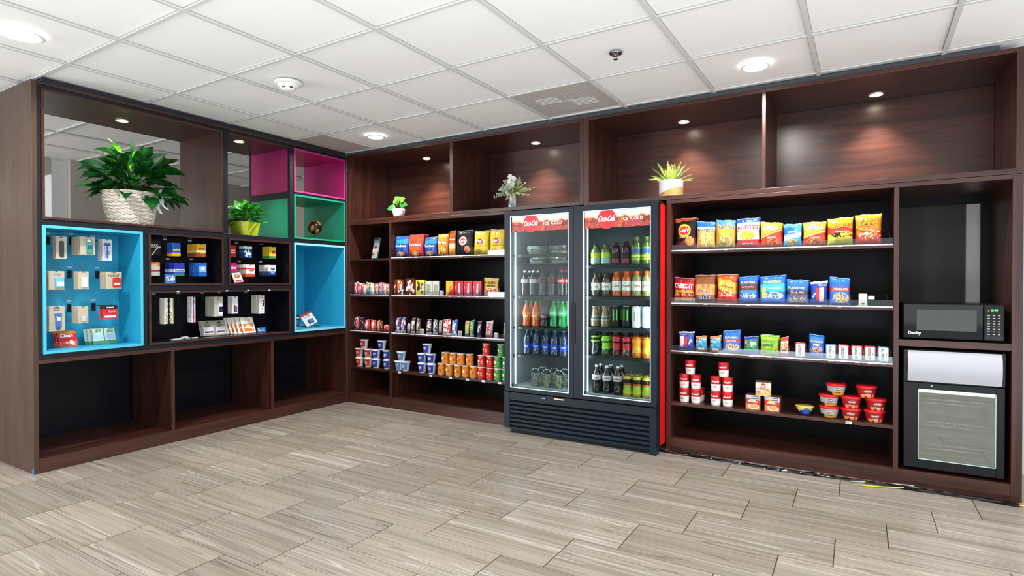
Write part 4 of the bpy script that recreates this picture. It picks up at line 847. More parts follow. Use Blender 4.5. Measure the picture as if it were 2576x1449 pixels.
put_box(992, 1017, 703, L2, yk, .02, '#3a1c14', pick((ALL, '#6b2f1c'), (rect(-.4, .3, .4, 1), '#d8792e'), (speck(0, .4, 1, .5, 9, .2), '#f2ece6')), [('Malt', .3, .5, .5, '#ffffff', dict(B1, rot=1.57))], 'brown and orange candy box, leftmost on the second shelf')
put_box(1020, 1043, 701, L2, yk, .02, '#3a1c14', pick((ALL, '#54261a'), (ell(0, .5, .6, .3), '#c2552c'), (speck(0, .4, 1, .5, 8, .2), '#e9e0e4')), [('Milk', .3, .5, .5, '#ffffff', dict(B1, rot=1.57))], 'dark brown candy box between the orange and yellow boxes')
put_box(1046, 1068, 704, L2, yk, .02, '#d6b028', pick((ALL, '#e8cf3f'), (speck(-.4, .5, .4, .5, 8, .1), '#3a2616'), (rect(.2, .7, .1, .8), '#2c55a8')), [('Duds', .45, .46, .45, '#ffffff', dict(B1, rot=1.57))], 'yellow candy box with blue lettering, second shelf')
for k, u in enumerate((1070, 1088)): put_box(u, u+16, 707, L2, yk+.004*k, .018, '#b9b7ad', pick((ALL, '#cfcdc4'), (rect(-.7, .7, .12, .78), '#a9a99f'), (speck(0, .45, .7, .3, 30, .5), '#77786f')), [], 'pale grey back-facing candy box, %s of the pair' % ('left' if k == 0 else 'right'))
put_box(1122, 1142, 707, L2, yk, .02, '#c21d22', pick((ALL, '#e9b32a'), (below(.3, .3), '#c2202a'), (rect(.7, 1, 0, 1), '#b5161e')), [('Chew', .0, .5, .7, '#c21d22', dict(B1, rot=1.2))], 'yellow and red candy box left of three red boxes')
for k, (u, p_) in enumerate(((1144, 'left'), (1167, 'middle'), (1190, 'right'))): put_box(u, u+21, 707, L2, yk, .02, '#b0101e', pick((ALL, '#c4162a'), (speck(.7, .3, .5, .4, 9, .2), '#7a2a8a'), (speck(-.7, .6, .4, .4, 9, .3), '#e8b02a')), [('Skittles', .0, .5, 1.0, '#ffffff', dict(bold=.03, rot=1.57, line='#3a2a5a'))], 'red fruit candy box, %s of the three red boxes' % p_)
narrow2 = [('#b72a3a', '#f2f0ee'), ('#c83038', '#f5f3f2'), ('#e8e4e0', '#c93a4a'), ('#2a63b8', '#e8c83a'), ('#f0efe8', '#d8c23a'), ('#ded6d2', '#a83440'), ('#a9a8ac', '#c03038'), ('#ece9e6', '#cf4a58'), ('#e9dfc8', '#c94a50')]
for k, (a_, c_) in enumerate(narrow2):
    u = 887+k*10.3; wide = 9 if k != 3 else 15
    put_box(u, u+9.4, 711+(k % 3)*1.5, L2, yk, .03, a_, pick((ALL, a_), (speck(0, .5, .9, .5, 9+k, .15), c_), (above(.9), c_)), [('candy', 0, .45, 1.3, c_, dict(bold=.04, rot=1.45))], '%s small candy pack from left in the corner bay, second shelf' % ORD[k], name='candy_pack', cat='candy pack', rx=-.06)
# third shelf bars
bars = [(883, 891, 798, '#1c1c24', '#e8e8ee', 'black and white'), (892.6, 900, 797, '#c8323a', '#f2f2f2', 'red'), (901, 913, 799, '#22222a', '#e6e6ea', 'black and silver'), (914, 927, 805, '#c81f26', '#d9d2d0', 'red'), (929, 943, 806, '#c4181f', '#ded6d4', 'bright red'), (945, 952, 807, '#c9a04a', '#7a3a20', 'gold and brown'), (953, 960, 808, '#5a2c1c', '#d8c08a', 'brown'), (962, 979, 818, '#c92a34', '#f2e6e2', 'red and white short')]
for k, (a_, c_, vt, c1, c2, nmz) in enumerate(bars):
    put_box(a_, c_, vt, L3, yk, .03, c1, pick((ALL, c1), (speck(0, .5, .7, .45, 8+k, .2), c2), (rect(-.3, .4, .2, .75), c2 if k in (3, 4) else c1)), [], '%s candy bar, %s from left in the corner bay, third shelf' % (nmz, ORD[k]), name='candy_bar', cat='candy bar', rx=-.08)
bars = [(986, 999, 800, '#22307e', '#f4f4f4', 'Crunch', '#c81f2c', 'navy crisp'), (1005, 1018, 799, '#22307e', '#f4f4f4', 'Crunch', '#c81f2c', 'navy crisp'), (1022, 1029, 815, '#c9c2c0', '#a83028', '', '', 'silver and red'), (1031, 1042, 801, '#3b1d16', '#d8d4d2', 'MILK', '#e9e6e4', 'dark brown'), (1044, 1055, 802, '#3b1d16', '#b9a9a2', 'DARK', '#e9e6e4', 'dark brown'),
 (1070, 1083, 804, '#3a1a1c', '#d6d0d0', 'TWO', '#e9e9ec', 'dark maroon'), (1086, 1099, 805, '#3d1a1c', '#d9d4d4', 'TWO', '#e9e9ec', 'dark maroon'), (1101, 1109, 807, '#b9b6b9', '#4a2a2a', '', '', 'silver'), (1111, 1131, 804, '#c8191f', '#f0d8c8', 'Kit', '#ffffff', 'wide red'), (1133, 1148, 806, '#1f49a8', '#e9e9f0', 'Joy', '#ffffff', 'blue coconut'), (1167, 1177, 808, '#e2cb2a', '#3a78c0', '', '', 'yellow'), (1179, 1190, 807, '#2f7a4a', '#e9e9e0', '', '', 'green'), (1198, 1209, 809, '#43262a', '#3a62c0', 'SNICK', '#e8e8f2', 'brown and blue'), (1219, 1237, 809, '#c9c9d2', '#c0303a', 'TAFFY', '#b81f2c', 'silver taffy'), (1264, 1269, 815, '#e6d9a0', '#c9a42a', '', '', 'cream')]
for k, (a_, c_, vt, c1, c2, tx, tc_, nmz) in enumerate(bars):
    pos = 'left of the pair' if k in (0, 3, 5) else 'right of the pair' if k in (1, 4, 6) else 'beside its neighbours'
    put_box(a_, c_, vt, L3, yk, .028, c1, pick((ALL, c1), (rect(-.45, .45, .15, .85), c2 if k in (0, 1) else c1), (speck(0, .5, .9, .5, 9+k, .35), c2), (below(.14), c2)), [(tx, 0, .52, 1.5, tc_, dict(bold=.05, rot=1.35))] if tx else [], '%s candy bar, %s, in front tray of the third left shelf' % (nmz, pos), name='candy_bar', cat='candy bar', rx=-.08, rz=(k % 3-1)*.02)
# brochure holder
q = empty('brochure_holder'); p = ony(940, 649, .05); tag(q, 'clear stand of floral brochures on the top shelf by the corner', 'brochure holder'); q.location = (p.x, .05, L1+.0055); q.rotation_euler = (-.2, 0, -.12)
b = MB(); b.box(-.042, .042, .0, .002, 0, .07, ACR); b.box(-.042, .042, .018, .020, 0, .20, ACR); b.box(-.042, -.040, .002, .018, 0, .07, ACR); b.box(.040, .042, .002, .018, 0, .07, ACR); b.box(-.04, .04, .002, .018, .0, .002, ACR); b.build('clear_stand', q)
b = MB(); b.box(-.038, .038, .004, .016, .0025, .205, '#8f99a2'); mp = lambda a, z, e: (a, .004-e, z)
b.grid(lambda s, t: mp(-.038+.076*s, .0025+.2*t, .0005), 20, 40, pick((ALL, '#7f8b96'), (above(.9), '#39434c'), (below(.42), '#dfe3ea'), (ell(.1, .2, .42, .09), '#f0c419'), (ell(.1, .2, .2, .045), '#c2561c'), (ell(.5, .4, .35, .08), '#dba08a'), (ell(-.2, .46, .3, .06), '#b8305a'), (ell(.5, .54, .3, .06), '#6a2a4c'), (rect(-.8, -.1, .60, .64), '#2c2f4a')), False); b.build('brochure', q)

# ================================================================== CUPS, CANS, TUBS
def wrapmp(R, h):
    return lambda a, z, e: ((R(z)+e)*math.sin(a/R(z)), -(R(z)+e)*math.cos(a/R(z)), z)
def soup(kind):
    h, r = .098, .036
    def f():
        o = empty('soup_cup'); q = MB(); P = [(.0275, 0), (.0300, .004)]+[(.0300+.00043*k, .004+.078*k/11) for k in range(1, 12)]+[(.033, .084)]
        R = lambda z: .0302+.0048*max(0, min(1, (z-.004)/.078))
        q.lathe(P, 32, lambda t, z: mat('#b5121c', .3) if z > .050 else mat('#1d2f74', .3) if z > .045 else mat('#eceae6', .35)); mp = wrapmp(R, h)
        q.text("Campbell's", 0, .064, .051, mp, mat('#ffffff', .35), shear=.4, bold=.03, h=.016)
        q.text('CHICKEN' if kind else 'CREAMY', 0, .034, .024, mp, mat('#a81c28'), bold=.02); q.text('NOODLE' if kind else 'TOMATO', 0, .026, .026, mp, mat('#a81c28'), bold=.03); q.text('SOUP ON THE GO', 0, .014, .028, mp, mat('#6a6a78'))
        q.build('cup_body', o)
        q = MB(); q.lathe([(.0335, .082), (.0347, .084), (.0347, .094), (.033, .098), (.001, .098)], 32, mat('#c4141e', .3), cap=False); q.build('lid', o); return o
    return f
def stack(us_rows, kind_key, builder, zs, y, hgt, desc, cat, grp, names, rz=0, rnd=.12, vref=930):
    """rows from the shelf upward: lists of photo columns"""
    c = 0
    y_in = y
    for lvl, us in enumerate(us_rows):
        for i, u in enumerate(us):
            x, y = fit(u, vref, y_in, .0455 if cat != 'chip can' else .037)
            kk = kind_key[c] if isinstance(kind_key, list) else kind_key; bb_ = builder[kk] if isinstance(builder, dict) else builder
            place(kk, bb_, (x, y, zs+.0006+lvl*(hgt+.0004)), rz+((c*37) % 7-3)*rnd/3, '%s, %s' % (desc if isinstance(desc, str) else desc[c], names[c]), cat, grp); c += 1
nm5 = ['bottom left of pyramid', 'bottom right of pyramid', 'middle left of pyramid', 'middle right of pyramid', 'on top of pyramid']
stack([(1722, 1751), (1721.5, 1751), (1736.5,)], 'soupn', soup(1), S4, .06, .098, 'red and white soup cup', 'soup cup', 'soup cups, left pyramid', [s+' nearest the left upright' for s in nm5])
stack([(1801, 1831), (1801, 1831), (1821,)], 'soupt', soup(0), S4, .06, .098, 'red and white soup cup', 'soup cup', 'soup cups, second pyramid', [s+' beside the noodle boxes' for s in nm5])
place('soupn', soup(1), (ony(1753, 930, .06).x, .145, S4+.0006), 0, 'red and white soup cup half hidden behind the left pyramid', 'soup cup', 'soup cups, left pyramid')
def nbox(kind, w, h):
    cfA = pick((ALL, '#e9e4dc'), (band(.34, .72, -.05), '#c8281c'), (below(.34), '#c9784a'), (ell(.1, .22, .7, .2), '#f0e9dc'), (ell(.1, .24, .6, .15), '#dda04c'), (rect(-.85, .85, .76, .95), '#2a4a8a'), (ell(0, .70, .5, .06), '#e8cf3a'))
    cfB = pick((ALL, '#e2dccb'), (below(.40), '#d89a4a'), (speck(.1, .22, .75, .18, 14, .0), '#f1d28a'), (ell(-.65, .30, .22, .1), '#4a8fc0'), (ell(0, .86, .28, .08), '#b0211f'))
    tx = [('MARUCHAN', 0, .86, .8, '#ffffff', dict(B1)), ('RAMEN', 0, .58, .6, '#ffffff', dict(B1, rot=-.05))] if kind == 'm' else [('CUP', 0, .66, .42, '#c22a1e', dict(B1, line='#f6f0e2')), ('NOODLES', 0, .52, .86, '#c22a1e', dict(B1, line='#f6f0e2'))]
    return cbox(w, h, .085, '#a8744a' if kind != 'm' else '#7a4634', cfA if kind == 'm' else cfB, tx, 'noodle_box')
w_ = ony(1913, 1020, .04).x-ony(1875, 1020, .04).x
place('mar', nbox('m', .088, .092), (ony(1894, 1010, .04).x, .04, S4+.0006), .02, 'red instant ramen box, left of the two under the top box', 'noodle box', 'noodle boxes')
place('mar', None, (ony(1942, 1010, .04).x, .04, S4+.0006), -.04, 'red instant ramen box, right of the two under the top box', 'noodle box', 'noodle boxes')
place('cupn', nbox('c', .092, .088), (ony(1920, 980, .04).x, .042, S4+.0936), .10, 'white and orange instant noodle box on top of two red boxes', 'noodle box', 'noodle boxes')
def bowl_blue():
    o = empty('noodle_bowl'); q = MB(); P = [(.030+.020*(k/10)**.8, .052*k/10) for k in range(11)]
    q.lathe(P, 36, lambda t, z: mat('#e8cf5a', .35) if z > .036+.010*math.cos(t*3) else mat('#1f2a6e', .35) if abs(t) > .6 or z < .012 else mat('#2f62b0', .35)); q.build('bowl_body', o)
    q = MB(); q.lathe([(.0515, .050), (.0535, .053), (.050, .055), (.001, .0548)], 36, lambda t, z: mat('#cfbb52', .35), cap=False); q.build('foil_lid', o); return o
place('bowlb', bowl_blue, (ony(2024, 1030, .06).x, .065, S4+.0006), .3, 'blue noodle bowl with a yellow foil lid, standing alone', 'noodle bowl')
def chunky(kind):
    def f():
        o = empty('soup_bowl'); q = MB(); R = lambda z: .040+.0125*max(0, min(1, z/.060))**.8
        P = [(.037, 0)]+[(R(.003+.057*k/12), .003+.057*k/12) for k in range(13)]
        def cf(t, z):
            if kind == 's': return mat('#c98a2a', .35) if z < .020 and abs(t-.2) < .75 else mat('#1e1f20', .35) if z < .022 and t < -.3 else mat('#a4a6a6', .3)
            return mat('#d8924e', .35) if z < .020 and abs(t) < .9 and math.sin(t*9) > -.5 else mat('#9c1420', .32)
        q.lathe(P, 40, cf); mp = wrapmp(R, .07)
        q.disc(.004, .040, .021, .009, mp, mat('#e6e2e2', .35)); q.disc(.004, .040, .0195, .0078, mp, mat('#7a1420' if kind != 's' else '#5a1a1c', .35), eps=.0010)
        q.text('CHUNKY', .004, .040, .034, mp, mat('#ffffff', .35), bold=.04, eps=.0016); q.text('Classic' if kind == 's' else 'Sirloin', .002, .020, .03, mp, mat('#1c1210' if kind == 's' else '#fbeede'), shear=.3, bold=.02)
        q.build('bowl_body', o)
        q = MB(); q.lathe([(.0535, .056), (.0555, .058), (.0555, .066), (.052, .070), (.001, .0695)], 40, mat('#cc1520', .28), cap=False); q.build('lid', o); return o
    return f
CHB = {'chs': chunky('s'), 'chr': chunky('r')}
stack([(2086,), (2085,), (2103,)], 'chs', CHB, S4, .065, .0702, 'silver-labelled soup bowl with red lid', 'soup bowl', 'silver soup bowls', ['bottom of its stack', 'middle of its stack', 'topmost of its stack'], vref=1030, rz=.15)
stack([(2141, 2200), (2141, 2203)], 'chr', CHB, S4, .065, .0702, 'red-labelled soup bowl', 'soup bowl', 'red soup bowls', ['bottom of the middle stack', 'bottom of the right stack', 'top of the middle stack', 'second up in the right stack'], vref=1030)
place('chr', None, (ony(2179, 1000, .065).x, .068, S4+.0006+2*.0706), .1, 'red-labelled soup bowl on top, bridging the two red stacks', 'soup bowl', 'red soup bowls')
def tin(col):
    def f():
        o = empty('mint_tin'); q = MB(); w, h, d = .062, .094, .021; q.rbox(-w/2, w/2, .0, d, 0, h, .011, mat(col, .28, .2), 5); q.build('tin_body', o)
        q = MB(); q.rbox(-w/2+.0065, w/2-.0065, -.0015, .0005, .0065, h-.0065, .008, mat('#b9c4c0', .3, .3), 5); mp = lambda a, z, e: (a, -.0016-e, z)
        q.rbox(-w/2+.0095, w/2-.0095, -.0020, -.0014, .0095, h-.0095, .005, mat('#dcdfd6', .35), 4); q.text('ALTOIDS', -.004, h/2, .070, lambda a, z, e: (a, -.0021-e, z), mat('#22261f'), h=.014, bold=.02, rot=-PI/2 if f.flip else PI/2); q.disc(.014, h/2, .002, .006, lambda a, z, e: (a, -.0021-e, z), mat('#4a9a6a')); q.build('lid_print', o); return o
    f.flip = False; return f
t1, t2, t3, t4 = tin('#b01c24'), tin('#1f5f92'), tin('#b01c24'), tin('#1f5f92'); t3.flip = True; t4.flip = True
for k, (u, key, fn, lb) in enumerate(((2013, 'tr2', t3, 'red mint tin left of the bright blue nut pouch'), (2090, 'tb', t2, 'blue mint tin right of the bright blue nut pouch'), (2121.5, 'tr', t1, 'red mint tin, left of the three red tins together'), (2155.5, 'tr', t1, 'red mint tin, middle of the three red tins together'), (2189, 'tr', t1, 'red mint tin, right of the three red tins together'), (2222.5, 'tb2', t4, 'blue mint tin at the right end of the third shelf'))):
    place(key, fn, (ony(u, 890, .035).x, .035, S3+.0016), 0, lb, 'mint tin', 'mint tins', rx=-.03)
def cereal(kind):
    base, blob, txt, tc_ = {'r': ('#b3141c', '#d9cfe0', 'Loops', '#3a3a8a'), 'b': ('#173a9c', '#e6eaf2', 'Flakes', '#1a3a9a'), 'l': ('#3a7fc2', '#e8c8cc', 'Krisp', '#c22a4a'), 'y': ('#c4221c', '#e2c23a', 'Corn', '#2a5a2a')}[kind]
    def f():
        o = empty('cereal_cup'); q = MB(); R = lambda z: .029+.0125*z/.080
        def cf(t, z):
            if z < .006: return mat('#e9e9ea', .35)
            if kind == 'r' and abs(t) < .9 and z < .026 and z > .012+.01*math.sin(t*3): return mat('#d9882a', .35)
            if kind == 'l' and ((t-.25)/.3)**2+((z-.022)/.01)**2 < 1: return mat('#a86a3a', .35)
            if t > 1.15 and t < 2.1: return mat('#d3d8e4', .35)
            return mat(base, .32)
        q.lathe([(.027, 0)]+[(R(.003+.077*k/14), .003+.077*k/14) for k in range(15)], 40, cf); mp = wrapmp(R, .08)
        q.disc(0, .048, .018, .011, mp, mat(blob, .35)); q.disc(-.008, .040, .010, .010, mp, mat(blob, .35), eps=.0007)
        q.text(txt, 0, .047, .034, mp, mat(tc_, .35), bold=.04, eps=.0014, shear=.2, line=mat('#ffffff', .4)); q.build('cup_body', o)
        q = MB(); q.lathe([(.0425, .078), (.0445, .080), (.0445, .086), (.042, .0875), (.001, .087)], 36, mat('#e4e5e8', .35), cap=False); q.build('foil_lid', o); return o
    return f
CR = {'cr': cereal('r'), 'cb': cereal('b'), 'cl': cereal('l'), 'cy': cereal('y')}
stack([(905.5, 927), (904.5, 926.5), (916.5,)], ['cy', 'cr', 'cr', 'cr', 'cr'], CR, L4, .055, .0878, 'red cereal cup', 'cereal cup', 'red cereal cups', [s+' in the corner bay' for s in nm5], vref=890)
stack([(947, 974.5), (947, 974), (961.5,)], 'cb', CR, L4, .055, .0878, 'royal blue cereal cup', 'cereal cup', 'blue cereal cups', [s+' in the corner bay' for s in nm5], vref=890)
stack([(1001, 1021), (1010,)], 'cl', CR, L4, .055, .0878, 'light blue cereal cup', 'cereal cup', 'light blue cereal cups', ['bottom left of three', 'bottom right of three', 'on top of three'], vref=910)
stack([(1063, 1086), (1062, 1085), (1075,)], 'cb', CR, L4, .055, .0878, 'royal blue cereal cup', 'cereal cup', 'blue cereal cups', [s+' left of the orange cans' for s in nm5], vref=910)
def pring(col, chip):
    def f():
        o = empty('chip_can'); q = MB(); r, h = .034, .100
        q.lathe([(r, .003+.092*k/12) for k in range(13)], 32, mat(col, .35)); mp = wrapmp(lambda z: r, h)
        q.disc(-.012, .052, .0105, .011, mp, mat('#f4f2ee', .35)); q.text('Pringles', -.012, .034, .024, mp, mat('#f6e23a'), bold=.04, h=.006, line=mat('#4a1c10'))
        q.disc(.016, .050, .009, .006, mp, mat(chip)); q.disc(.018, .036, .008, .005, mp, mat(chip)); q.disc(.004, .083, .010, .006, mp, mat(chip)); q.patch(-.018, -.004, .014, .019, mp, mat('#f2ead8'))
        q.build('can_body', o)
        q = MB(); q.lathe([(r*1.0, 0), (r*1.03, .0012), (r*1.01, .003)], 32, mat('#c9ccd0', .3, .8), cap=True); q.build('base_rim', o)
        q = MB(); q.lathe([(r*1.01, .094), (r*1.045, .0955), (r*1.045, .0995), (r*.98, .1005), (.001, .1000)], 32, mat('#d8d6d2', .3), cap=False); q.build('lid', o); return o
    return f
PR = {'po': pring('#d07a16', '#8a3a12'), 'pr': pring('#c2161c', '#e0a03a'), 'pg': pring('#1f8f3e', '#e08a2a')}
stack([(1111, 1131, 1152, 1172, 1191.5), (1121, 1140.5, 1160, 1182)], 'po', PR, L4, .05, .1006, 'orange snack can', 'chip can', 'orange snack cans', [n_+' from left, bottom row' for n_ in ORD[:5]]+[n_+' from left, upper row' for n_ in ORD[:4]], vref=930, rnd=.3)
stack([(1212, 1233), (1212, 1233), (1224,)], 'pr', PR, L4, .05, .1006, 'red snack can', 'chip can', 'red snack cans', nm5, vref=930)
stack([(1253.5, 1274), (1253, 1274), (1262,)], 'pg', PR, L4, .05, .1006, 'green snack can', 'chip can', 'green snack cans', nm5, vref=930)

# ================================================================== SHELF TRAYS, TAGS
def tray(x0, x1, z, label, divs, lip=.040, dh=.072, y0=.004):
    o = empty('shelf_tray'); tag(o, label, 'shelf tray'); q = MB(); q.box(x0, x1, y0, y0+.0022, z+.0005, z+lip, ACR); q.build('front_lip', o)
    q = MB(); q.box(x0, x1, y0-.008, y0-.0045, z-.003, z+.004, mat('#e4e4ea', .35)); q.build('label_rail', o)
    for x in divs: q = MB(); q.box(x-.001, x+.001, y0+.0028, y0+.19, z+.0005, z+dh, ACR); q.build('tray_divider', o)
    return o
def ux(l, v, y=.05): return [ony(u, v, y).x for u in l]
tray(3.181, 4.458, S1, 'clear tray with dividers along the top right shelf', ux((1696.5, 1851.5, 2147.5, 2238), 600))
tray(3.181, 4.458, S2, 'clear tray with dividers along the second right shelf', ux((1744.6, 1909.8, 2141, 2232), 740))
tray(3.181, 4.458, S3, 'clear tray with dividers along the third right shelf', ux((1865.5, 1987, 2031, 2106, 2138.5, 2173, 2206, 2240), 880))
tray(.586, 1.86, L1, 'clear tray along the top left shelf', ux((989.5, 1191), 630))
tray(.586, 1.86, L2, 'clear tray along the second left shelf', ux((989, 1119.5, 1213, 1262), 730)); tray(.048, .553, L2, 'clear tray in the corner bay, second shelf', [])
tray(.586, 1.86, L3, 'clear tray along the third left shelf', ux((1001.7, 1020.5, 1064, 1161.5, 1193.5, 1213, 1241, 1258), 820)); tray(.048, .553, L3, 'clear tray in the corner bay, third shelf', [])
def ptag():
    q = MB(); q.box(-.016, .016, -.0012, 0, -.008, .008, WHITE)
    mp = lambda a, z, e: (a, -.0012-e, z); q.patch(-.012, .010, .001, .004, mp, mat('#5a5a5a'), nu=1, nv=1, eps=.0003); q.patch(-.012, .002, -.005, -.002, mp, mat('#5a5a5a'), nu=1, nv=1, eps=.0003); return q.build('price_tag')
for u, v, lb in ((1005, 933, 'under the light blue cereal cups'), (1084, 946, 'under the royal blue cereal cups'), (1133, 951.5, 'under the orange cans, left'), (1176, 956, 'under the orange cans, right'), (1216, 960, 'under the red cans'), (1256.5, 964, 'under the green cans')):
    place('tag', ptag, (ony(u, v, -.001).x, -.0012, L4-.010), 0, 'small white price tag on the shelf edge %s' % lb, 'price tag', 'price tags on the fourth left shelf')
place('tag', None, (ony(2135, 1066, 0).x, -.0012, S4-.010), 0, 'small white price tag on the shelf edge under the red soup bowls', 'price tag')
for zs_, vv, lst, yy in ((L1, 645, (1014, 1048, 1085, 1120, 1160, 1206, 1250), 'top left'), (L2, 745, (1004, 1034, 1058, 1078, 1132, 1155, 1178, 1201, 1238), 'second left'), (L3, 835, (992, 1011, 1037, 1075, 1093, 1120, 1140, 1172, 1204, 1228), 'third left'), (S1, 622, (1722, 1775, 1826, 1882, 1940, 1994, 2050, 2113, 2185), 'top right'), (S2, 765, (1716, 1775, 1830, 1883, 1945, 2006, 2060, 2112), 'second right'), (S3, 895, (1727, 1764, 1800, 1840, 1890, 1936, 2013, 2055, 2090, 2122, 2156, 2189, 2222), 'third right')):
    for k, u in enumerate(lst):
        place('stag', lambda: MB().box(-.012, .012, -.0010, 0, -.004, .005, mat('#f1f1f4', .4)).build('price_strip'), (ony(u, vv, 0).x, -.0045, zs_-.001), 0, 'white price strip, %s from left on the %s shelf tray' % (ORD[k], yy), 'price strip', 'price strips on the %s shelf' % yy)
for (u, v, k) in ((1207, 0, 0),): pass
# paper slips standing in empty tray slots
for k, (u, v, zs_, c_, lb) in enumerate(((1111, 735, L2, '#d9dbe0', 'in the empty slot of the second left shelf'), (1061, 830, L3, '#d9cfae', 'between dark candy bars, third left shelf'), (1157, 835, L3, '#cfcfca', 'right of the blue candy bar, third left shelf'), (1248.5, 842, L3, '#cfcfca', 'near the cooler, third left shelf'))):
    a, c = ony(u-5, v, .03), ony(u+5, v, .03); q = MB(); q.box(a.x, c.x, .03, .0315, zs_+.0008, zs_+.048, c_); q.box(a.x, c.x, .0315, .05, zs_+.0008, zs_+.002, c_); tag(q.build('price_card'), 'small folded paper price card %s' % lb, 'price card')
# white holder with tag on second right shelf
o = tag(empty('card_holder'), 'small cream holder block beside the empty end of the second right shelf', 'card holder'); a, c = ony(2160, 750, .03), ony(2182, 750, .03)
q = MB(); q.rbox(a.x, c.x, .03, .07, S2+.006, ony(2171, 739, .03).z, .004, '#e6e0cf'); q.box(a.x-.008, c.x+.008, .024, .076, S2+.0006, S2+.006, '#e6e0cf'); q.build('block', o); q = MB(); q.box((a.x+c.x)/2-.008, (a.x+c.x)/2+.008, .0293, .0298, S2+.012, S2+.020, '#1a1a1a'); q.build('slot', o)
a, c = ony(2184, 748, .006), ony(2200, 748, .006); q = MB(); q.box(a.x, c.x, .0015, .0035, a.z-.011, a.z+.009, WHITE); tag(q.build('price_tag'), 'white price tag on the clear lip right of the cream holder', 'price tag')

# ================================================================== HANGING CARDS ON THE LEFT UNIT
def card(w, h, cf, texts=(), blister=None, back='#8d7c5c', slot=True):
    """blister: (u0, u1, v0, v1, depth, colour function or colour, round)"""
    def f():
        o = empty('product_card'); q = MB(); q.rbox(-w/2, w/2, 0, .0012, 0, h, .002, mat(back, .6)); mp = lambda a, z, e: (a, -e, z)
        q.grid(lambda s, t: mp(-w/2+w*s, h*t, .0004), 36, 54, lambda s, t: cf(2*s-1, t), False)
        if slot: q.patch(-w*.16, w*.16, h*.945, h*.965, mp, mat('#151515'), eps=.0008, nu=1, nv=1)
        for tx in texts:
            b_, cu, cv, ws, col = tx[:5]; kw = dict(tx[5]) if len(tx) > 5 else {}; hs = kw.pop('hs', None)
            if 'line' in kw: kw['line'] = mat(kw['line'])
            q.text(b_, cu*w/2, cv*h, ws*w, mp, mat(col, .35), h=hs*h if hs else None, **kw)
        q.build('backing_card', o)
        if blister:
            for bl in (blister if isinstance(blister, list) else [blister]):
                u0, u1, v0, v1, dp, bc, rr = bl; q = MB(); q.rbox(u0*w/2, u1*w/2, -dp, -.0006, v0*h, v1*h, rr, mat(bc, .25, coat=.4), 4)
                q.build('blister_pack', o)
        return o
    return f
BEI = '#b8af9b'
def beige(*extra): return pick((ALL, BEI), *extra)
_pegn = 0
def hang(key, u0, u1, vt, vb, xf, xb, n, cf, texts, blister, label, lrest, grp, back='#a8976f', step=.0155, rz=0.0, gap0=.0, label_tag=True):
    """n cards on one peg: the front card spans photo columns u0..u1, rows vt..vb"""
    um = (u0+u1)/2; a, c = onx(u0, (vt+vb)/2, xf), onx(u1, (vt+vb)/2, xf); w = c.y-a.y; zt = onx(um, vt, xf).z; zb = onx(um, vb, xf).z; h = zt-zb; y = (a.y+c.y)/2
    fn = card(w, h, cf, texts, blister, back)
    place(key, fn, (xf, y, zb), PI/2+rz, label, 'hanging card', grp)
    for k in range(1, n):
        x = xf-gap0-step*k
        if x < xb+.02: break
        place(key, fn, (x, y+.0015*math.sin(k*2.3), zb+.001*math.cos(k*3)), PI/2+rz+.03*math.sin(k*1.7), '%s, %s in stack' % (lrest, ORD[k]), 'hanging card', grp)
    o = empty('peg_hook', (xb, y, zt-.004-h*.045)); tag(o, 'black peg hook holding the %s' % grp, 'peg hook'); q = MB(); q.box(.0006, .004, -.012, .012, -.035, .02, mat('#16181c')); q.build('peg_plate', o)
    q = MB(); L_ = xf-xb+.012; q.tube([(.004, 0, .006), (L_-.012, 0, .006), (L_, 0, .012)], .0018, mat('#1b1d20', .3)); q.build('peg_rod', o)
    if label_tag: q = MB(); q.box(.0006, .0022, -.014, .014, .035, .045, mat('#b9d2da', .4)); q.build('peg_label', o)
XC = -.302
hang('comb', 140, 168, 595, 651, -.10, XC, 4, beige(), [], (-.35, .45, .08, .80, .006, '#1d1c1c', .008), 'beige card with a black comb, front of its peg, top row of cyan cubby', 'beige card behind the front black comb card in cyan cubby', 'comb cards')
hang('wash', 202, 239, 596, 641, -.065, XC, 9, beige(), [('wash', 0, .84, .6, '#3a3226')], [(-.12, .35, .72, .86, .010, '#dfe7ea', .004), (-.25, .55, .06, .70, .014, '#2b8f76', .006), (-.18, .48, .30, .55, .0155, '#2a3f86', .003)], 'beige card with green mouthwash bottle, front of its thick stack, cyan cubby', 'beige card stacked behind the front mouthwash card in the cyan cubby', 'mouthwash cards')
hang('razor', 257, 281, 602, 656, -.10, XC, 5, pick((ALL, '#c9cfd4'), (speck(0, .5, .9, .4, 6, .2), '#8fa2c0')), [], [(-.7, .7, .70, .82, .006, '#2f4f96', .003), (-.1, .2, .12, .72, .006, '#2f5aa8', .003)], 'silver card with a blue razor, front of its peg, top right of cyan cubby', 'card behind the front blue razor card in cyan cubby', 'razor cards')
hang('soap', 122, 162, 682, 729, -.09, XC, 4, beige(), [('soap', .1, .80, .5, '#4a6a7a', dict(shear=.3))], [(-.25, .9, .10, .66, .012, '#5ab4dc', .006), (-.05, .85, .20, .42, .0135, '#eef2f4', .003)], 'beige card with a light blue soap pack, front of its peg, cyan cubby', 'beige card behind the front light blue soap card in cyan cubby', 'soap cards')
hang('swab', 196, 223, 683, 728, -.10, XC, 5, beige(), [], (-.4, .7, .12, .68, .010, '#e9eaec', .005), 'beige card with white cotton swabs, front of its peg, centre of cyan cubby', 'beige card behind the front cotton swab card, centre of cyan cubby', 'swab cards')
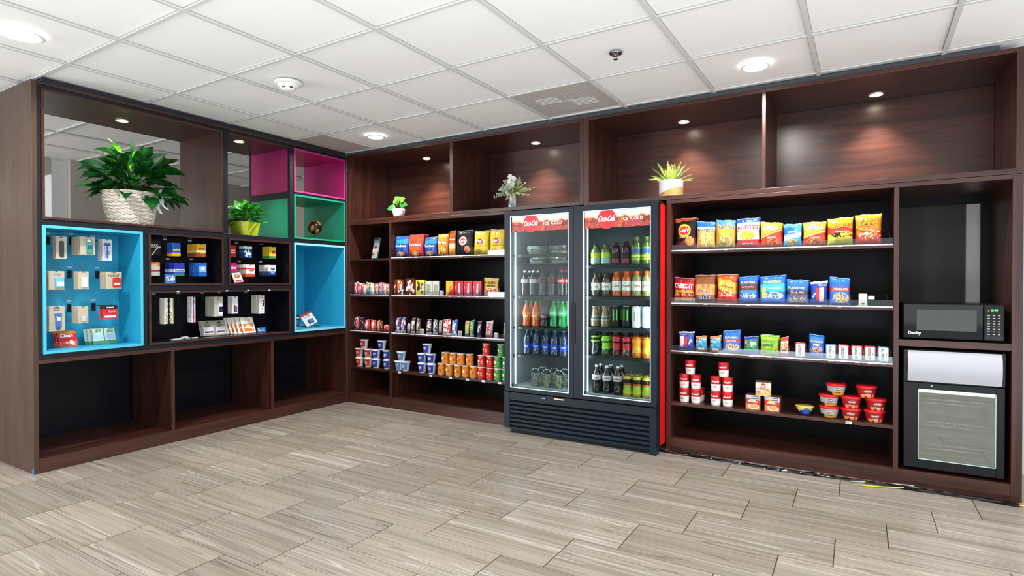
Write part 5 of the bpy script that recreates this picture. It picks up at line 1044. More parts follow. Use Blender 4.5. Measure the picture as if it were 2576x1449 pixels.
hang('tabs', 266, 306, 684, 727, -.065, XC, 6, beige(), [('relief', 0, .80, .7, '#4a3a2a')], [(-.2, .85, .10, .66, .012, '#bf2026', .008), (-.05, .70, .22, .36, .0135, '#e6d9b0', .003)], 'beige card with a red pouch, front of its peg, cyan cubby', 'beige card behind the front red pouch card in cyan cubby', 'red pouch cards')
hang('lotion', 123, 163, 770, 833, -.09, XC, 4, beige((ell(-.05, .86, .45, .05), '#1c1a17'), (ell(-.05, .86, .36, .033), BEI)), [], [(-.35, .6, .62, .70, .008, '#2f64b0', .002), (-.25, .5, .14, .62, .012, '#2f64b0', .010), (-.12, .35, .40, .56, .0135, '#dfe8f2', .003), (-.12, .35, .06, .14, .010, '#1f3f80', .003)], 'beige card with a blue lotion tube, front of its peg, lower left of cyan cubby', 'beige card behind the front blue lotion tube card in cyan cubby', 'lotion cards')
hang('floss', 195, 222, 770, 813, -.10, XC, 6, beige(), [], (-.3, .6, .10, .42, .010, '#b9c2d4', .005), 'beige card with a pale floss pack, front of its peg, cyan cubby', 'beige card behind the front floss card in cyan cubby', 'floss cards')
hang('razr', 259, 295, 768, 801, -.065, XC, 4, pick((ALL, '#c5232b'), (above(.72), '#241416'), (ell(-.45, .52, .16, .09), '#8a1018'), (rect(-.8, .8, .08, .22), '#e9e4e4')), [('razors', 0, .84, .5, '#ffffff', B1), ('5 pack', .25, .52, .5, '#f4d8d8')], None, 'red and black packet, front of its peg, lower right of cyan cubby', 'packet behind the front red and black one in cyan cubby', 'red and black packets', back='#b9a88a')
XA = -.216
hang('wave', 373, 404, 605, 642, -.11, XA, 3, pick((ALL, '#14161c'), (lambda u, v: abs(v-.25-.28*u-.12*math.sin(u*3)) < .05, '#e6e8ea'), (band(.50, .56), '#c2ad4a')), [('MAX', 0, .66, .6, '#e9ecef', B1)], None, 'black packet with a white swoosh, top left of left dark cubby', 'black packet behind the swoosh packet, top left of left dark cubby', 'swoosh packets', back='#17181d')
hang('alev', 432, 454, 611, 644, -.06, XA, 5, pick((ALL, '#1b5fb4'), (below(.24), '#e89a22'), (rect(-.9, .9, .30, .66), '#1f4fa0')), [('ALEVE', .05, .48, .8, '#f4e04a', B1)], None, 'blue and orange medicine packet, front of its peg, top middle of left dark cubby', 'blue medicine packet behind the blue and orange one, left dark cubby', 'blue and orange packets', back='#2a63a8')
hang('advl', 494, 518, 614, 646, -.06, XA, 9, pick((ALL, '#e0a81e'), (band(.34, .52), '#e6cf8a'), (below(.34), '#8a3a22'), (speck(.3, .18, .6, .14, 6, .1), '#d9822e')), [('ADVIL', .05, .60, .8, '#2a1c12', B1)], None, 'yellow medicine packet, front of the thick stack in left dark cubby', 'yellow medicine packet stacked behind the front one in left dark cubby', 'yellow medicine packets', back='#c49a2a')
hang('day', 373, 402, 659, 693, -.11, XA, 3, pick((ALL, '#e8e2da'), (above(.66), '#eda02a'), (band(.28, .44), '#c23a3a'), (ell(0, .5, .7, .1), '#dfe4e8')), [('COLD', 0, .78, .6, '#ffffff', B1)], None, 'orange and white packet, lower left of left dark cubby', 'packet behind the orange and white one, left dark cubby', 'orange and white packets', back='#b8672a')
hang('rola', 437, 464, 661, 693, -.06, XA, 9, pick((ALL, '#1f2f9e'), (band(.26, .50), '#dfe6f0'), (below(.14), '#2a8a4a'), (band(.14, .26), '#2a4ab4')), [('Soothe', .05, .40, .85, '#1f2f9e', B1)], None, 'royal blue packet with white band, front of its peg, left dark cubby', 'royal blue packet stacked behind the white-banded one, left dark cubby', 'royal blue packets', back='#16235e')
hang('alka', 499, 520, 661, 695, -.06, XA, 9, pick((ALL, '#1f66c4'), (rect(-.8, .8, .32, .76), '#7fb8e4'), (ell(.1, .56, .4, .12), '#d9ecf8')), [], None, 'bright blue packet, front of the long stack at right of left dark cubby', 'bright blue packet stacked behind the front one, right of left dark cubby', 'bright blue packets', back='#1c56a4')
hang('tums', 416, 441, 690, 714, -.05, XA, 2, pick((ALL, '#3f78c4'), (ell(0, .56, .85, .28), '#e3e9f2'), (ell(0, .56, .72, .21), '#2a4a9e'), (below(.14), '#7fa8dc')), [('TUMS', 0, .56, .9, '#ffffff', B1)], None, 'small blue packet with an oval, hanging lowest in left dark cubby', 'small blue packet behind the oval one in left dark cubby', 'oval logo packets', back='#2a4f8a', label_tag=False)
hang('redp', 575, 594, 617, 646, -.11, XA, 3, pick((ALL, '#c8202e'), (rect(-.9, .7, .30, .42), '#f0e0e0'), (rect(-.9, .7, .5, .62), '#f0e0e0')), [], None, 'red packet at the top left of the right dark cubby', 'red packet behind the front one, right dark cubby', 'red packets', back='#8a1622')
hang('bluw', 613, 634, 620, 648, -.06, XA, 5, pick((ALL, '#1f4a7a'), (speck(0, .4, .9, .35, 6, .0), '#cfe0ee'), (above(.8), '#dfe9f0')), [], None, 'dark blue and white packet, top middle of right dark cubby', 'dark packet behind the blue and white one, right dark cubby', 'blue and white packets', back='#14181f')
hang('sudy', 677, 694, 621, 650, -.06, XA, 7, pick((ALL, '#d9c12e'), (below(.2), '#3f8a3a'), (rect(-.2, .9, .4, .66), '#c8302a')), [], None, 'yellow and green packet, front of its stack, top right of right dark cubby', 'yellow packet behind the front one, top right of right dark cubby', 'yellow and green packets', back='#b8a22a')
hang('pink', 575, 596, 661, 692, -.11, XA, 3, pick((ALL, '#d42a7a'), (below(.3), '#3a2a8a'), (rect(-.8, .8, .5, .66), '#f2c8dc')), [], None, 'pink packet at the lower left of the right dark cubby', 'pink packet behind the front one, right dark cubby', 'pink packets', back='#a82060')
hang('orw', 619, 641, 666, 696, -.06, XA, 9, pick((ALL, '#ece8e2'), (below(.26), '#e0482a'), (rect(-.5, .95, .30, .62), '#d9dfe8'), (band(.62, .70), '#d8342a')), [('relief', .2, .54, .6, '#c22a22', B1)], None, 'white and orange-red packet, front of its stack, right dark cubby', 'packet behind the white and orange-red one, right dark cubby', 'white and red packets', back='#b9a67c')
hang('tyl', 674, 694, 667, 693, -.06, XA, 9, pick((ALL, '#e4e6ea'), (below(.40), '#1f3f7a'), (ell(.2, .3, .5, .16), '#7fa0cc'), (below(.1), '#142a5a')), [('PM', .2, .62, .5, '#1f3f7a', B1)], None, 'white and navy packet, front of its stack, lower right of right dark cubby', 'packet behind the white and navy one, right dark cubby', 'white and navy packets', back='#b9a67c')
XW = -.270
hang('cmb2', 413, 436, 750, 815, -.06, XW, 5, pick((ALL, '#e2e2d8'), (lambda u, v: abs(u) < .22+.06*math.sin(v*30), '#14130f'), (lambda u, v: .3 < abs(u) < .7 and v < .45 and math.sin(v*150) > .2, '#2a2a26'), (rect(.8, 1, 0, 1), '#cbbf72')), [], None, 'long white card with a black hair comb, leftmost peg of wide dark cubby', 'long card behind the black hair comb card, wide dark cubby', 'hair comb cards')
hang('brsh', 482, 491.5, 747, 811, -.06, XW, 5, pick((ALL, '#dfe3e8'), (lambda u, v: abs(u-.1*math.sin(v*6)) < .3, '#b83a34'), (speck(0, .5, .8, .45, 7, .3), '#3a5a9e')), [], None, 'narrow toothbrush card, front of the second peg in wide dark cubby', 'narrow card behind the front toothbrush card, wide dark cubby', 'toothbrush cards', step=.014)
hang('glue', 539, 560, 747, 796, -.05, XW, 8, pick((ALL, '#b9b8ac'), (rect(.0, 1, .10, .68), '#e8e6ee'), (rect(.1, 1, .22, .4), '#1f2c6a'), (rect(.2, 1, .38, .5), '#221c24')), [('tape', -.1, .86, .6, '#3a3a34')], None, 'grey card with a white and navy box, middle peg of wide dark cubby', 'tan-edged card behind the white and navy one, wide dark cubby', 'white and navy box cards', step=.017)
hang('past', 583, 599, 746, 789, -.05, XW, 4, pick((ALL, '#d3d7dc'), (lambda u, v: abs(u-.1) < .12+.25*(.7-v) and .1 < v < .7, '#eef2f6'), (rect(-.4, .2, .1, .5), '#6a2430'), (rect(.3, .7, .1, .4), '#3a5aa8')), [], None, 'grey card with a small white tube, fourth peg of wide dark cubby', 'card behind the small white tube card, wide dark cubby', 'tube cards', step=.018)
hang('stik', 651, 666, 743, 789, -.05, XW, 7, pick((ALL, '#dbdcda'), (rect(.2, .9, .62, .76), '#d2282e'), (rect(.2, .8, .2, .6), '#17181c'), (speck(.5, .3, .4, .2, 8, .3), '#e9eef2')), [('chap', -.1, .88, .7, '#2a2a2a')], None, 'white card with a red-capped stick, rightmost peg of wide dark cubby', 'tan-edged card behind the red-capped stick card, wide dark cubby', 'red-capped stick cards', step=.017)
# leaning packets on the cubby floors
def lean(key, u0, u1, vt, vb, xf, cf, texts, blister, label, cat='packet', grp=None, rx=-.30, tilt=0.0, back='#a8976f', dep=None):
    um = (u0+u1)/2; a, c = onx(u0, vb-3, xf), onx(u1, vb-3, xf); w = c.y-a.y; zb = onx(um, vb, xf).z; h = (onx(um, vt, xf-.02).z-zb)/math.cos(rx)
    fn = card(w, h, cf, texts, blister, back, slot=dep is None); o = place(key, fn, (xf, (a.y+c.y)/2, max(zb, FLOOR_)), PI/2, label, cat, grp); o.rotation_euler = (rx, tilt, PI/2); return o
FLOOR_ = .7465
rc = pick((ALL, '#c8222c'), (above(.84), '#c9802a'), (below(.36), '#d84a3a'), (speck(0, .2, .9, .15, 9, .2), '#f0c8c0'), (ell(.35, .28, .22, .14), '#f2d4cc'))
for k, (u, vt) in enumerate(((138, 838), (143, 838), (150, 837))): lean('cleanr', u, u+47, vt, 877, -.20+.012*k, rc, [('Clean', -.1, .72, .7, '#ffffff', dict(B1, shear=.2))], None, 'red packet leaning at bottom left of cyan cubby, %s of three' % ('rearmost', 'middle', 'front')[k], grp='leaning red packets', rx=-.35)
gb = pick((ALL, '#bcd8cc'), (rect(-.85, .85, .8, .95), '#d7d2b8'), (below(.22), '#2a8a5a'), (rect(-.7, .7, .3, .62), '#a9c8e0'), (rect(.86, 1, 0, 1), '#2a8a5a'))
for k, (u, vt) in enumerate(((215, 833), (224, 833), (236, 832), (266, 830))): lean('grnbx', u, u+30, vt, 872-(k == 3)*2, -.20+.016*min(k, 2), gb if k > 1 else gb, [('aid', 0, .86, .5, '#2a8a5a', B1)], (-.8, .8, .06, .9, .012, '#bcd8cc', .003) if 0 else None, 'pale green carton leaning on the floor of the cyan cubby, %s from left' % ORD[k], grp='pale green cartons', rx=-.3, back='#d9d2b0')
FLOOR_ = 1.1695
lean('rcar', 590, 613, 690, 715, -.07, pick((ALL, '#e6d9cf'), (rect(-.6, .6, .1, .3), '#b8304a'), (ell(0, .66, .6, .2), '#6a4a2a'), (ell(0, .70, .4, .12), '#e0a02a'), (below(.06), '#c8203a')), [], None, 'white and red packet leaning on the floor of right dark cubby', rx=-.35, tilt=-.1)
FLOOR_ = .7465
gy = pick((ALL, '#8f9184'), (rect(-.7, .9, .12, .58), '#cfd0d4'), (rect(-.6, .8, .18, .30), '#2f3a80'), (rect(0, .8, .18, .26), '#b83a4a'), (rect(-.3, .3, .84, .9), '#15150f'))
for k, (u, vt) in enumerate(((505, 807), (511, 807), (541, 807))): lean('gryc', u, u+31, vt, 845, -.12+.012*(k > 0)+.002*k, gy, [('kit', 0, .70, .4, '#2a2a26')], None, 'grey card with a navy and red item leaning in wide dark cubby, %s from left' % ORD[k], grp='grey leaning cards', rx=-.32)
ow = pick((ALL, '#e3e0da'), (rect(-.7, .8, .12, .60), '#e0762e'), (ell(.1, .42, .5, .14), '#f4d8b8'), (speck(0, .3, .7, .14, 8, .2), '#f6e2cc'))
for k, (u, vt) in enumerate(((572, 801), (580, 803), (590, 804), (600, 806), (612, 808))): lean('orwc', u, u+33, vt, 841, -.14+.014*k, ow, [('COLD', 0, .80, .5, '#6a4a3a')], None, 'white and orange packet leaning in wide dark cubby, %s from left' % ORD[k], grp='white and orange packets', rx=-.40)
def tissue():
    q = MB(); q.rbox(-.038, .038, 0, .016, 0, .042, .003, mat('#2f78c8', .4)); mp = lambda a, z, e: (a, -e, z)
    q.grid(lambda s, t: mp(-.037+.074*s, .001+.040*t, .0004), 20, 12, pick((ALL, '#2a78cc'), (ell(-.1, .68, .3, .18), '#e8b84a'), (speck(0, .5, 1, .4, 6, .5), '#7fb4e8')), False)
    q.text('Snuggle', -.002, .016, .056, mp, mat('#ffffff', .4), bold=.03, shear=.2, line=mat('#15306a')); return q.build('laundry_packet')
place('snug', tissue, (-.10, onx(659, 826, -.10).y, onx(659, 836, -.10).z), PI/2, 'small blue packet with a yellow mark, rightmost on the floor of wide dark cubby', 'packet', rx=-.15)
for k, (u, v) in enumerate(((437, 850), (452, 846), (464, 842), (470, 849), (489, 846))):
    p = onx(u, v, -.05-.012*(k % 2)); q = MB(); q.rbox(-.022, .022, -.012, .012, 0, .009, .003, mat('#d7dce2', .3)); mp = lambda a, c, e: (a, c, .009+e)
    q.patch(-.014, .012, -.006, .006, mp, mat('#2a6a9e')); q.patch(-.022, -.014, -.011, .011, mp, mat('#17202a')); o = q.build('small_packet'); o.location = (p.x, p.y, .7440 if k != 2 else .7540); o.rotation_euler = (0, 0, PI/2+.2*math.sin(k*3)); tag(o, 'tiny white and blue packet lying at the front of wide dark cubby, %s from left' % ORD[k], 'packet', 'tiny white and blue packets')
# clip labels on the rail above the wide cubby
for u, w_ in ((447.7, 'leftmost'), (570.7, 'second from left'), (624.6, 'third from left'), (677.6, 'rightmost')):
    p = onx(u, 731, .004); q = MB(); q.box(0, .0012, -.010, .010, -.005, .005, mat('#9aa6ac', .4)); q.box(.0012, .002, -.005, .005, -.004, .004, WHITE); o = q.build('label_clip'); o.location = (.0048, p.y, 1.1045); tag(o, 'tiny label clip on the top edge of wide dark cubby, %s' % w_, 'label clip')
# phone packs in the tall blue cubby
FLOOR_ = .7465
flat = pick((ALL, '#d7dbe0'), (rect(-.85, .85, .12, .86), '#eef0f2'), (rect(-.6, .1, .3, .7), '#3a4048'))
for k, (x, u, v, r_) in enumerate(((-.10, 760, 826, .1), (-.13, 786, 822, -.1), (-.24, 752, 818, .3), (-.22, 778, 817, -.2), (-.20, 806, 816, .15))):
    p = onx(u, v, x); o = place('flatp', card(.085, .13, flat, [], None, '#23262b'), (x, p.y, .7480+.0022*k), 0, 'flat phone accessory pack lying in the tall blue cubby, %s' % ('front left', 'front right', 'rear left', 'rear middle', 'rear right')[k], 'accessory pack', 'flat accessory packs'); o.rotation_euler = (-PI/2, 0, PI/2+r_)
o = lean('phon', 772, 800, 786, 816, -.15, pick((ALL, '#cfd3d6'), (above(.84), '#b02a34'), (rect(-.4, .6, .12, .44), '#1f2c3a'), (rect(-.2, .5, .16, .40), '#3a8a6a'), (rect(-.2, .1, .16, .40), '#2f5ac0')), [('USB', 0, .74, .5, '#444a50')], None, 'grey phone accessory pack leaning upright in the tall blue cubby', 'accessory pack', rx=-.5, tilt=-.35)
p = onx(751, 812, -.36); q = MB(); q.rbox(-.022, .022, -.01, .01, 0, .105, .006, mat('#20242c', .35)); q.patch(-.014, .014, .075, .09, lambda a, z, e: (a, -.0102-e, z), mat('#dfe3e8')); q.patch(-.016, .016, .01, .06, lambda a, z, e: (a, -.0102-e, z), mat('#4f6a80')); o = q.build('accessory_pouch'); o.location = (-.38, p.y, .7465); o.rotation_euler = (0, 0, PI/2); tag(o, 'dark pouch with white print at the back left of the tall blue cubby', 'accessory pouch')

# ================================================================== PLANTS
def leaf(q, base, d, L, wd, mt, droop=.5, fold=.18, up=(0, 0, 1), n=7, tip=1.4, wave=0.0):
    d = Vector(d).normalized(); side = d.cross(Vector(up))
    if side.length < .05: side = Vector((1, 0, 0))
    side.normalize(); p = Vector(base); st = len(q.v); rows = []
    for i in range(n+1):
        t = i/n; wv = wd*.5*max(0, math.sin(PI*min(1, t**.8)))**.8*(1-t**6) if i < n else 0
        nrm = side.cross(d).normalized()
        rows.append((p-side*wv+nrm*(fold*wv+wave*math.sin(t*14)*wv), p-nrm*.0, p+side*wv+nrm*(fold*wv-wave*math.sin(t*14)*wv)))
        p = p+d*(L/n); d = (d+Vector((0, 0, -1))*droop/n*(.4+t*tip)).normalized()
    for a in rows: q.v += [tuple(a[0]), tuple(a[1]), tuple(a[2])]
    m_ = q.m(mt)
    for i in range(n):
        for k in (0, 1):
            a = st+i*3+k; q.f.append((a, a+1, a+4, a+3)); q.mi.append(m_); q.sm.append(True)
def leafmat(name, c1, c2, rough=.32):
    key = ('leaf', name)
    if key in _mats: return _mats[key]
    m, N, L, b = nm('leaf_'+name); n = N.new('ShaderNodeTexNoise'); n.inputs['Scale'].default_value = 14; cr = N.new('ShaderNodeValToRGB'); cr.color_ramp.elements[0].position = .35; cr.color_ramp.elements[1].position = .7
    cr.color_ramp.elements[0].color = lin(c1); cr.color_ramp.elements[1].color = lin(c2); L.new(n.outputs[0], cr.inputs[0]); L.new(cr.outputs[0], b.inputs['Base Color']); b.inputs['Roughness'].default_value = rough
    tb = N.new('ShaderNodeBsdfTranslucent'); L.new(cr.outputs[0], tb.inputs[0]); mx = N.new('ShaderNodeMixShader'); mx.inputs[0].default_value = .22
    L.new(b.outputs[0], mx.inputs[1]); L.new(tb.outputs[0], mx.inputs[2]); L.new(mx.outputs[0], N['Material Output'].inputs[0]); _mats[key] = m; return m
def lily(nl, R, H, z0, wd, Ls, seed, mt, out=1.0, dark=None, floor_z=0.0):
    r = random.Random(seed); q = MB(); st = MB(); b_ = MB()
    for i in range(nl):
        a = 2.39996*i+r.uniform(-.3, .3); t = (i+.5)/nl; el = (1-t)*1.25+.10*r.random() if t < .8 else r.uniform(-.15, .25)
        rad = R*(.25+.75*t)*out; z = z0+H*max(.06, math.sin(el)*r.uniform(.75, 1.05))
        c0 = Vector((.25*R*.4*math.cos(a), .25*R*.4*math.sin(a), z0-.01)); e_ = Vector((rad*math.cos(a)*.62, rad*math.sin(a)*.62, z))
        mid = (c0+e_)/2+Vector((0, 0, .03)); st.tube([c0, mid, e_], .0022, leafmat('stem', '#2a5a1c', '#3f7a2a'), 5)
        d = Vector((math.cos(a)*(.5+t*.6), math.sin(a)*(.5+t*.6), max(-.1, math.sin(el)*.9))); L = r.uniform(*Ls)
        leaf(q, e_, d, L, wd*r.uniform(.8, 1.1), mt, droop=.9+.8*t, fold=.25, n=8)
    return q, st, b_
def bush(nl, rx_, ry_, rz_, zc, Ls, wr, seed, mt, droop=1.0):
    # broad leaves held at all angles over a dome-shaped clump
    r = random.Random(seed); q = MB(); st = MB()
    for i in range(nl):
        a = 2.39996*i+r.uniform(-.5, .5); el = r.uniform(-.25, 1.35); k = r.uniform(.35, .8)
        c = Vector((rx_*k*math.cos(a)*math.cos(el), ry_*k*math.sin(a)*math.cos(el), zc+rz_*k*max(-.25, math.sin(el))))
        d = Vector((math.cos(a)*math.cos(el)+r.uniform(-.5, .5), math.sin(a)*math.cos(el)*1.2+r.uniform(-.5, .5), math.sin(el)*.7+r.uniform(-.35, .35))).normalized()
        L = r.uniform(*Ls); tilt = Vector((r.uniform(-.9, .9), r.uniform(-.9, .9), 1)).normalized()
        st.tube([(0, 0, zc-.05), (c.x*.5, c.y*.5, zc+(c.z-zc)*.6), tuple(c)], .0022, leafmat('stem', '#2a5a1c', '#3f7a2a'), 4)
        leaf(q, c, d, L, L*wr*r.uniform(.85, 1.1), mt, droop=droop*r.uniform(.5, 1.5), fold=r.uniform(.1, .35), up=tilt, n=8)
    return q, st, None
# big peace lily in a wicker basket
LZ = 1.5785
p0 = onx(329, 565, -.22); px_, py_ = -.22, p0.y
pl = tag(empty('potted_plant', (px_, py_, LZ)), 'large leafy green plant in a whitewashed wicker basket, on the left shelf', 'potted plant')
hb = onx(325, 487, px_).z-LZ; rt_ = (onx(391, 500, px_).y-onx(257, 500, px_).y)/2; rb = rt_*.74
q = MB(); nr = 24
wk = [mat('#dad3c8', .7), mat('#c9bfb0', .7), mat('#e6e1d8', .7)]
for k in range(nr):
    z = .006+(hb-.012)*k/(nr-1); R = rb+(rt_-rb)*(z/hb)**.9; P = []
    for i in range(97): t = 2*PI*i/96; rr = R+.0028*(1 if k % 2 else -1)*math.sin(t*24); P.append((rr*math.cos(t), rr*math.sin(t), z+.0008*math.sin(t*11)))
    q.tube(P, hb/nr*.54, wk[k % 3], 5)
for i in range(48): t = 2*PI*i/48; q.tube([(rb*math.cos(t), rb*math.sin(t), .0), (rt_*math.cos(t), rt_*math.sin(t), hb)], .0016, mat('#6a5a48', .8), 4)
q.lathe([(.001, .002), (rb*.98, .002), (rt_*.955, hb*.93), (.001, hb*.93)], 32, mat('#3b2c22', .9), cap=False)
q.tube([(rt_*1.01*math.cos(2*PI*i/64), rt_*1.01*math.sin(2*PI*i/64), hb) for i in range(65)], .006, mat('#c9bba6', .7), 6); q.build('wicker_basket', pl)
dk = leafmat('lily', '#0b3a14', '#1c6a26', .3); br = leafmat('lily_bright', '#2f8f22', '#7cc23a', .35)
q, st, _ = bush(125, .23, .29, .31, hb+.025, (.13, .20), .50, 11, dk); leaf(q, (0, .15, hb*1.05), (0, 1, .10), .26, .085, dk, droop=.45)
for k in range(9): a = -.4+k*.33; leaf(q, (.09*math.cos(a), .16*math.sin(a)+.05, hb*1.0-.01), (math.cos(a), math.sin(a)+.3, -.25), .15, .055, dk, droop=1.4)
q.xform(Matrix.Translation((0, .03, 0))); q.build('foliage', pl); st.build('stems', pl)
q = MB(); r = random.Random(4)
for k in range(11): a = k*2.4; leaf(q, (.04*math.cos(a), .06*math.sin(a)-.02, hb+.15+.012*k), (math.cos(a)*.8, math.sin(a)*.8, .75), .13, .062, br, droop=1.3, fold=.3)
q.build('young_leaves', pl, 'bright lime green upper leaves')
q = MB(); rb_ = mat('#c9d2d6', .25, coat=.4); c_ = Vector((rt_*.72, rt_*.66, hb*.96))
for a in (.3, 1.2, 2.2, 3.2, 4.1, 5.2):
    dd_ = Vector((.3, math.cos(a), math.sin(a))); P = [c_+dd_*(.055*math.sin(PI*s/6))+Vector((.02*math.sin(PI*s/3), .012*s/6*math.sin(a*3), 0)) for s in range(7)]
    q.grid(lambda s, t: tuple(P[min(6, int(s*6))]+(Vector((0, 0, 1)) if abs(math.sin(a)) < .7 else Vector((0, 1, 0)))*(t-.5)*.02), 6, 1, rb_)
for dy, dz in ((.01, -.13), (.06, -.10), (-.02, -.08)): q.grid(lambda s, t: tuple(c_+Vector((.025, dy*s+.012*math.sin(s*7)+(t-.5)*.02, dz*s))), 8, 1, rb_)
q.build('ribbon_bow', pl, 'silver ribbon bow')
# second lily in a yellow-green square pot
py_ = onx(616, 580, -.20).y
pl = tag(empty('potted_plant', (-.20, py_, 1.5615)), 'leafy green plant in a yellow-green tapered pot, in the open bay', 'potted plant')
wt = (onx(649, 560, -.2).y-onx(591, 560, -.2).y)/2*.93; hb = onx(616, 560, -.2).z-1.5615; q = MB()
def sq(R, k=5): return lambda s: (lambda a: (R*math.copysign(abs(math.cos(a))**(2/k), math.cos(a)), R*math.copysign(abs(math.sin(a))**(2/k), math.sin(a))))(2*PI*s)
def pot(s, t): R = wt*(.80+.20*t); a, c = sq(R)(s); return (a, c, hb*t)
q.grid(pot, 48, 6, mat('#b4c22c', .3), closeu=True); q.grid(lambda s, t: (sq(wt*(1-.08*t))(s)[0], sq(wt*(1-.08*t))(s)[1], hb-.012*max(0, t-.5)), 48, 2, mat('#a9b62a', .35), closeu=True); q.box(-wt*.75, wt*.75, -wt*.75, wt*.75, .0003, .004, '#a9b62a'); q.box(-wt*.86, wt*.86, -wt*.86, wt*.86, hb-.022, hb-.016, '#32251c'); q.build('pot', pl)
q, st, _ = bush(64, .13, .16, .17, hb+.005, (.08, .125), .42, 23, leafmat('lily2', '#115018', '#38a030', .25)); q.build('foliage', pl); st.build('stems', pl)
q = MB()
for k in range(12): a = k*2.4+.5; leaf(q, (.02*math.cos(a), .03*math.sin(a), hb+.07+.006*k), (math.cos(a), math.sin(a), .7), .09, .036, br, droop=1.6, fold=.3)
q.build('young_leaves', pl, 'bright green upper leaves')
# fig in white pot
Z2 = 1.778; p = ony(1003, 543, .085)
pl = tag(empty('potted_plant', (p.x, .085, Z2+.0008)), 'small fig plant in a white pot, in the hutch bay nearest the corner', 'potted plant'); q = MB(); h_ = .078; R_ = .058
q.lathe([(R_*.72, 0), (R_*.80, .004), (R_*.92, h_*.4), (R_, h_*.8), (R_, h_), (R_*.93, h_), (R_*.9, h_*.85), (.001, h_*.85)], 36, mat('#e9e7e2', .3)); q.build('pot', pl)
q = MB(); fg = leafmat('fig', '#0f5a20', '#2f9436', .35); fl = leafmat('fig_light', '#3f8a2a', '#86b83c', .35)
FL = [((-.03, .02, .10), (-1, .0, .35), .085, fg), ((.02, 0, .10), (1, -.1, .25), .085, fg), ((-.02, -.02, .085), (-.9, -.4, .05), .08, fg), ((0, 0, .13), (-.8, .1, .5), .075, fl), ((.01, 0, .14), (.9, 0, .55), .07, fl), ((0, -.01, .12), (.5, -.7, .4), .06, fl), ((0, .01, .11), (.6, .5, .3), .07, fg), ((0, 0, .145), (-.3, -.3, .8), .05, fl)]
for b0, d_, L_, m_ in FL: leaf(q, Vector(b0)*1.05, d_, L_*1.12, .070, m_, droop=.8, fold=.12, wave=.10, up=(.25, -.9, .5))
q.build('foliage', pl); q = MB(); q.tube([(0, 0, h_*.8), (.004, 0, .11), (0, 0, .15)], .003, '#4a3a22', 6); q.build('stem', pl)
# eucalyptus in galvanized pot
p = ony(1291, 520, .075)
pl = tag(empty('potted_plant', (p.x, .075, Z2+.0008)), 'pale eucalyptus arrangement in a galvanized metal pot with burlap bow', 'potted plant'); hp = ony(1291, 491, .075).z-Z2; R_ = .042; q = MB()
q.lathe([(R_*.96, 0), (R_, .002), (R_, .01), (R_*.98, .012), (R_*.98, hp*.9), (R_*1.02, hp*.94), (R_*1.02, hp), (R_*.95, hp), (R_*.92, hp*.9), (.001, hp*.9)], 36, mat('#8f989a', .35, .8)); q.build('metal_pot', pl)
q = MB(); r = random.Random(8); e1 = leafmat('euc', '#8fa08c', '#c4cdbb', .6); e2 = leafmat('euc_lime', '#9fb26a', '#d6dfa8', .6); stq = MB()
for k in range(76):
    a = 2.4*k; el = -.05+1.5*r.random(); L = r.uniform(.08, .150)*(1.15 if el < .6 else 1); d_ = Vector((math.cos(a)*math.cos(el)*1.15, math.sin(a)*math.cos(el)*.6, math.sin(el))); b0 = Vector((0, 0, hp*.95)); e_ = b0+d_*L
    stq.tube([b0, b0+d_*L*.5+Vector((0, 0, .01)), e_], .0011, e1, 4); mm = e2 if math.cos(a) > .1 and el < .9 else e1
    for j in range(7):
        t = .3+.7*j/6; c = b0+d_*L*t+Vector((0, 0, .01*math.sin(PI*t)))
        for sg in (-1, 1): dd_ = (Vector((-d_.y, d_.x, .3))*sg+d_*.5); leaf(q, c, dd_, .023, .021, mm, droop=.2, n=3, up=(r.uniform(-1, 1), -1, r.uniform(-.3, 1)))
q.build('foliage', pl); stq.build('stems', pl); q = MB(); fw = mat('#d9d6d4', .7)
for c in ((-.005, -.03, hp+.145), (.03, -.03, hp+.125), (.0, -.05, hp+.10), (-.012, -.05, hp+.06), (.028, -.05, hp+.08)):
    for i in range(6): a = i*PI/3; leaf(q, c, (math.cos(a), -.5, math.sin(a)), .030, .026, fw, droop=.1, n=3, up=(0, -1, .2))
q.build('white_flowers', pl); q = MB(); bu = mat('#b98f62', .9)
def strip(P, w): q.grid(lambda s, t: tuple(Vector(P[min(len(P)-1, int(round(s*(len(P)-1))))])+Vector((0, 0, 1))*0+Vector((w*(t-.5), 0, w*.2*(t-.5)))), len(P)-1, 1, bu)
for sg in (-1, 1):
    q.grid(lambda s, t: (sg*(.034*math.sin(PI*s*.9)+.003), -.046-.012*math.sin(PI*s), hp+.010+.020*math.sin(PI*s)+(t-.5)*.020*(1-.2*s)), 8, 1, bu)
    q.grid(lambda s, t: (sg*(.008+.030*s)+(t-.5)*.022, -.047-.006*math.sin(s*6), hp+.008-.05*s*(1.1 if sg > 0 else .95)), 8, 1, bu)
q.tube([(R_*1.03*math.sin(a), -R_*1.03*math.cos(a), hp*.99) for a in [2*PI*i/24 for i in range(25)]], .003, bu, 5); q.build('burlap_bow', pl)
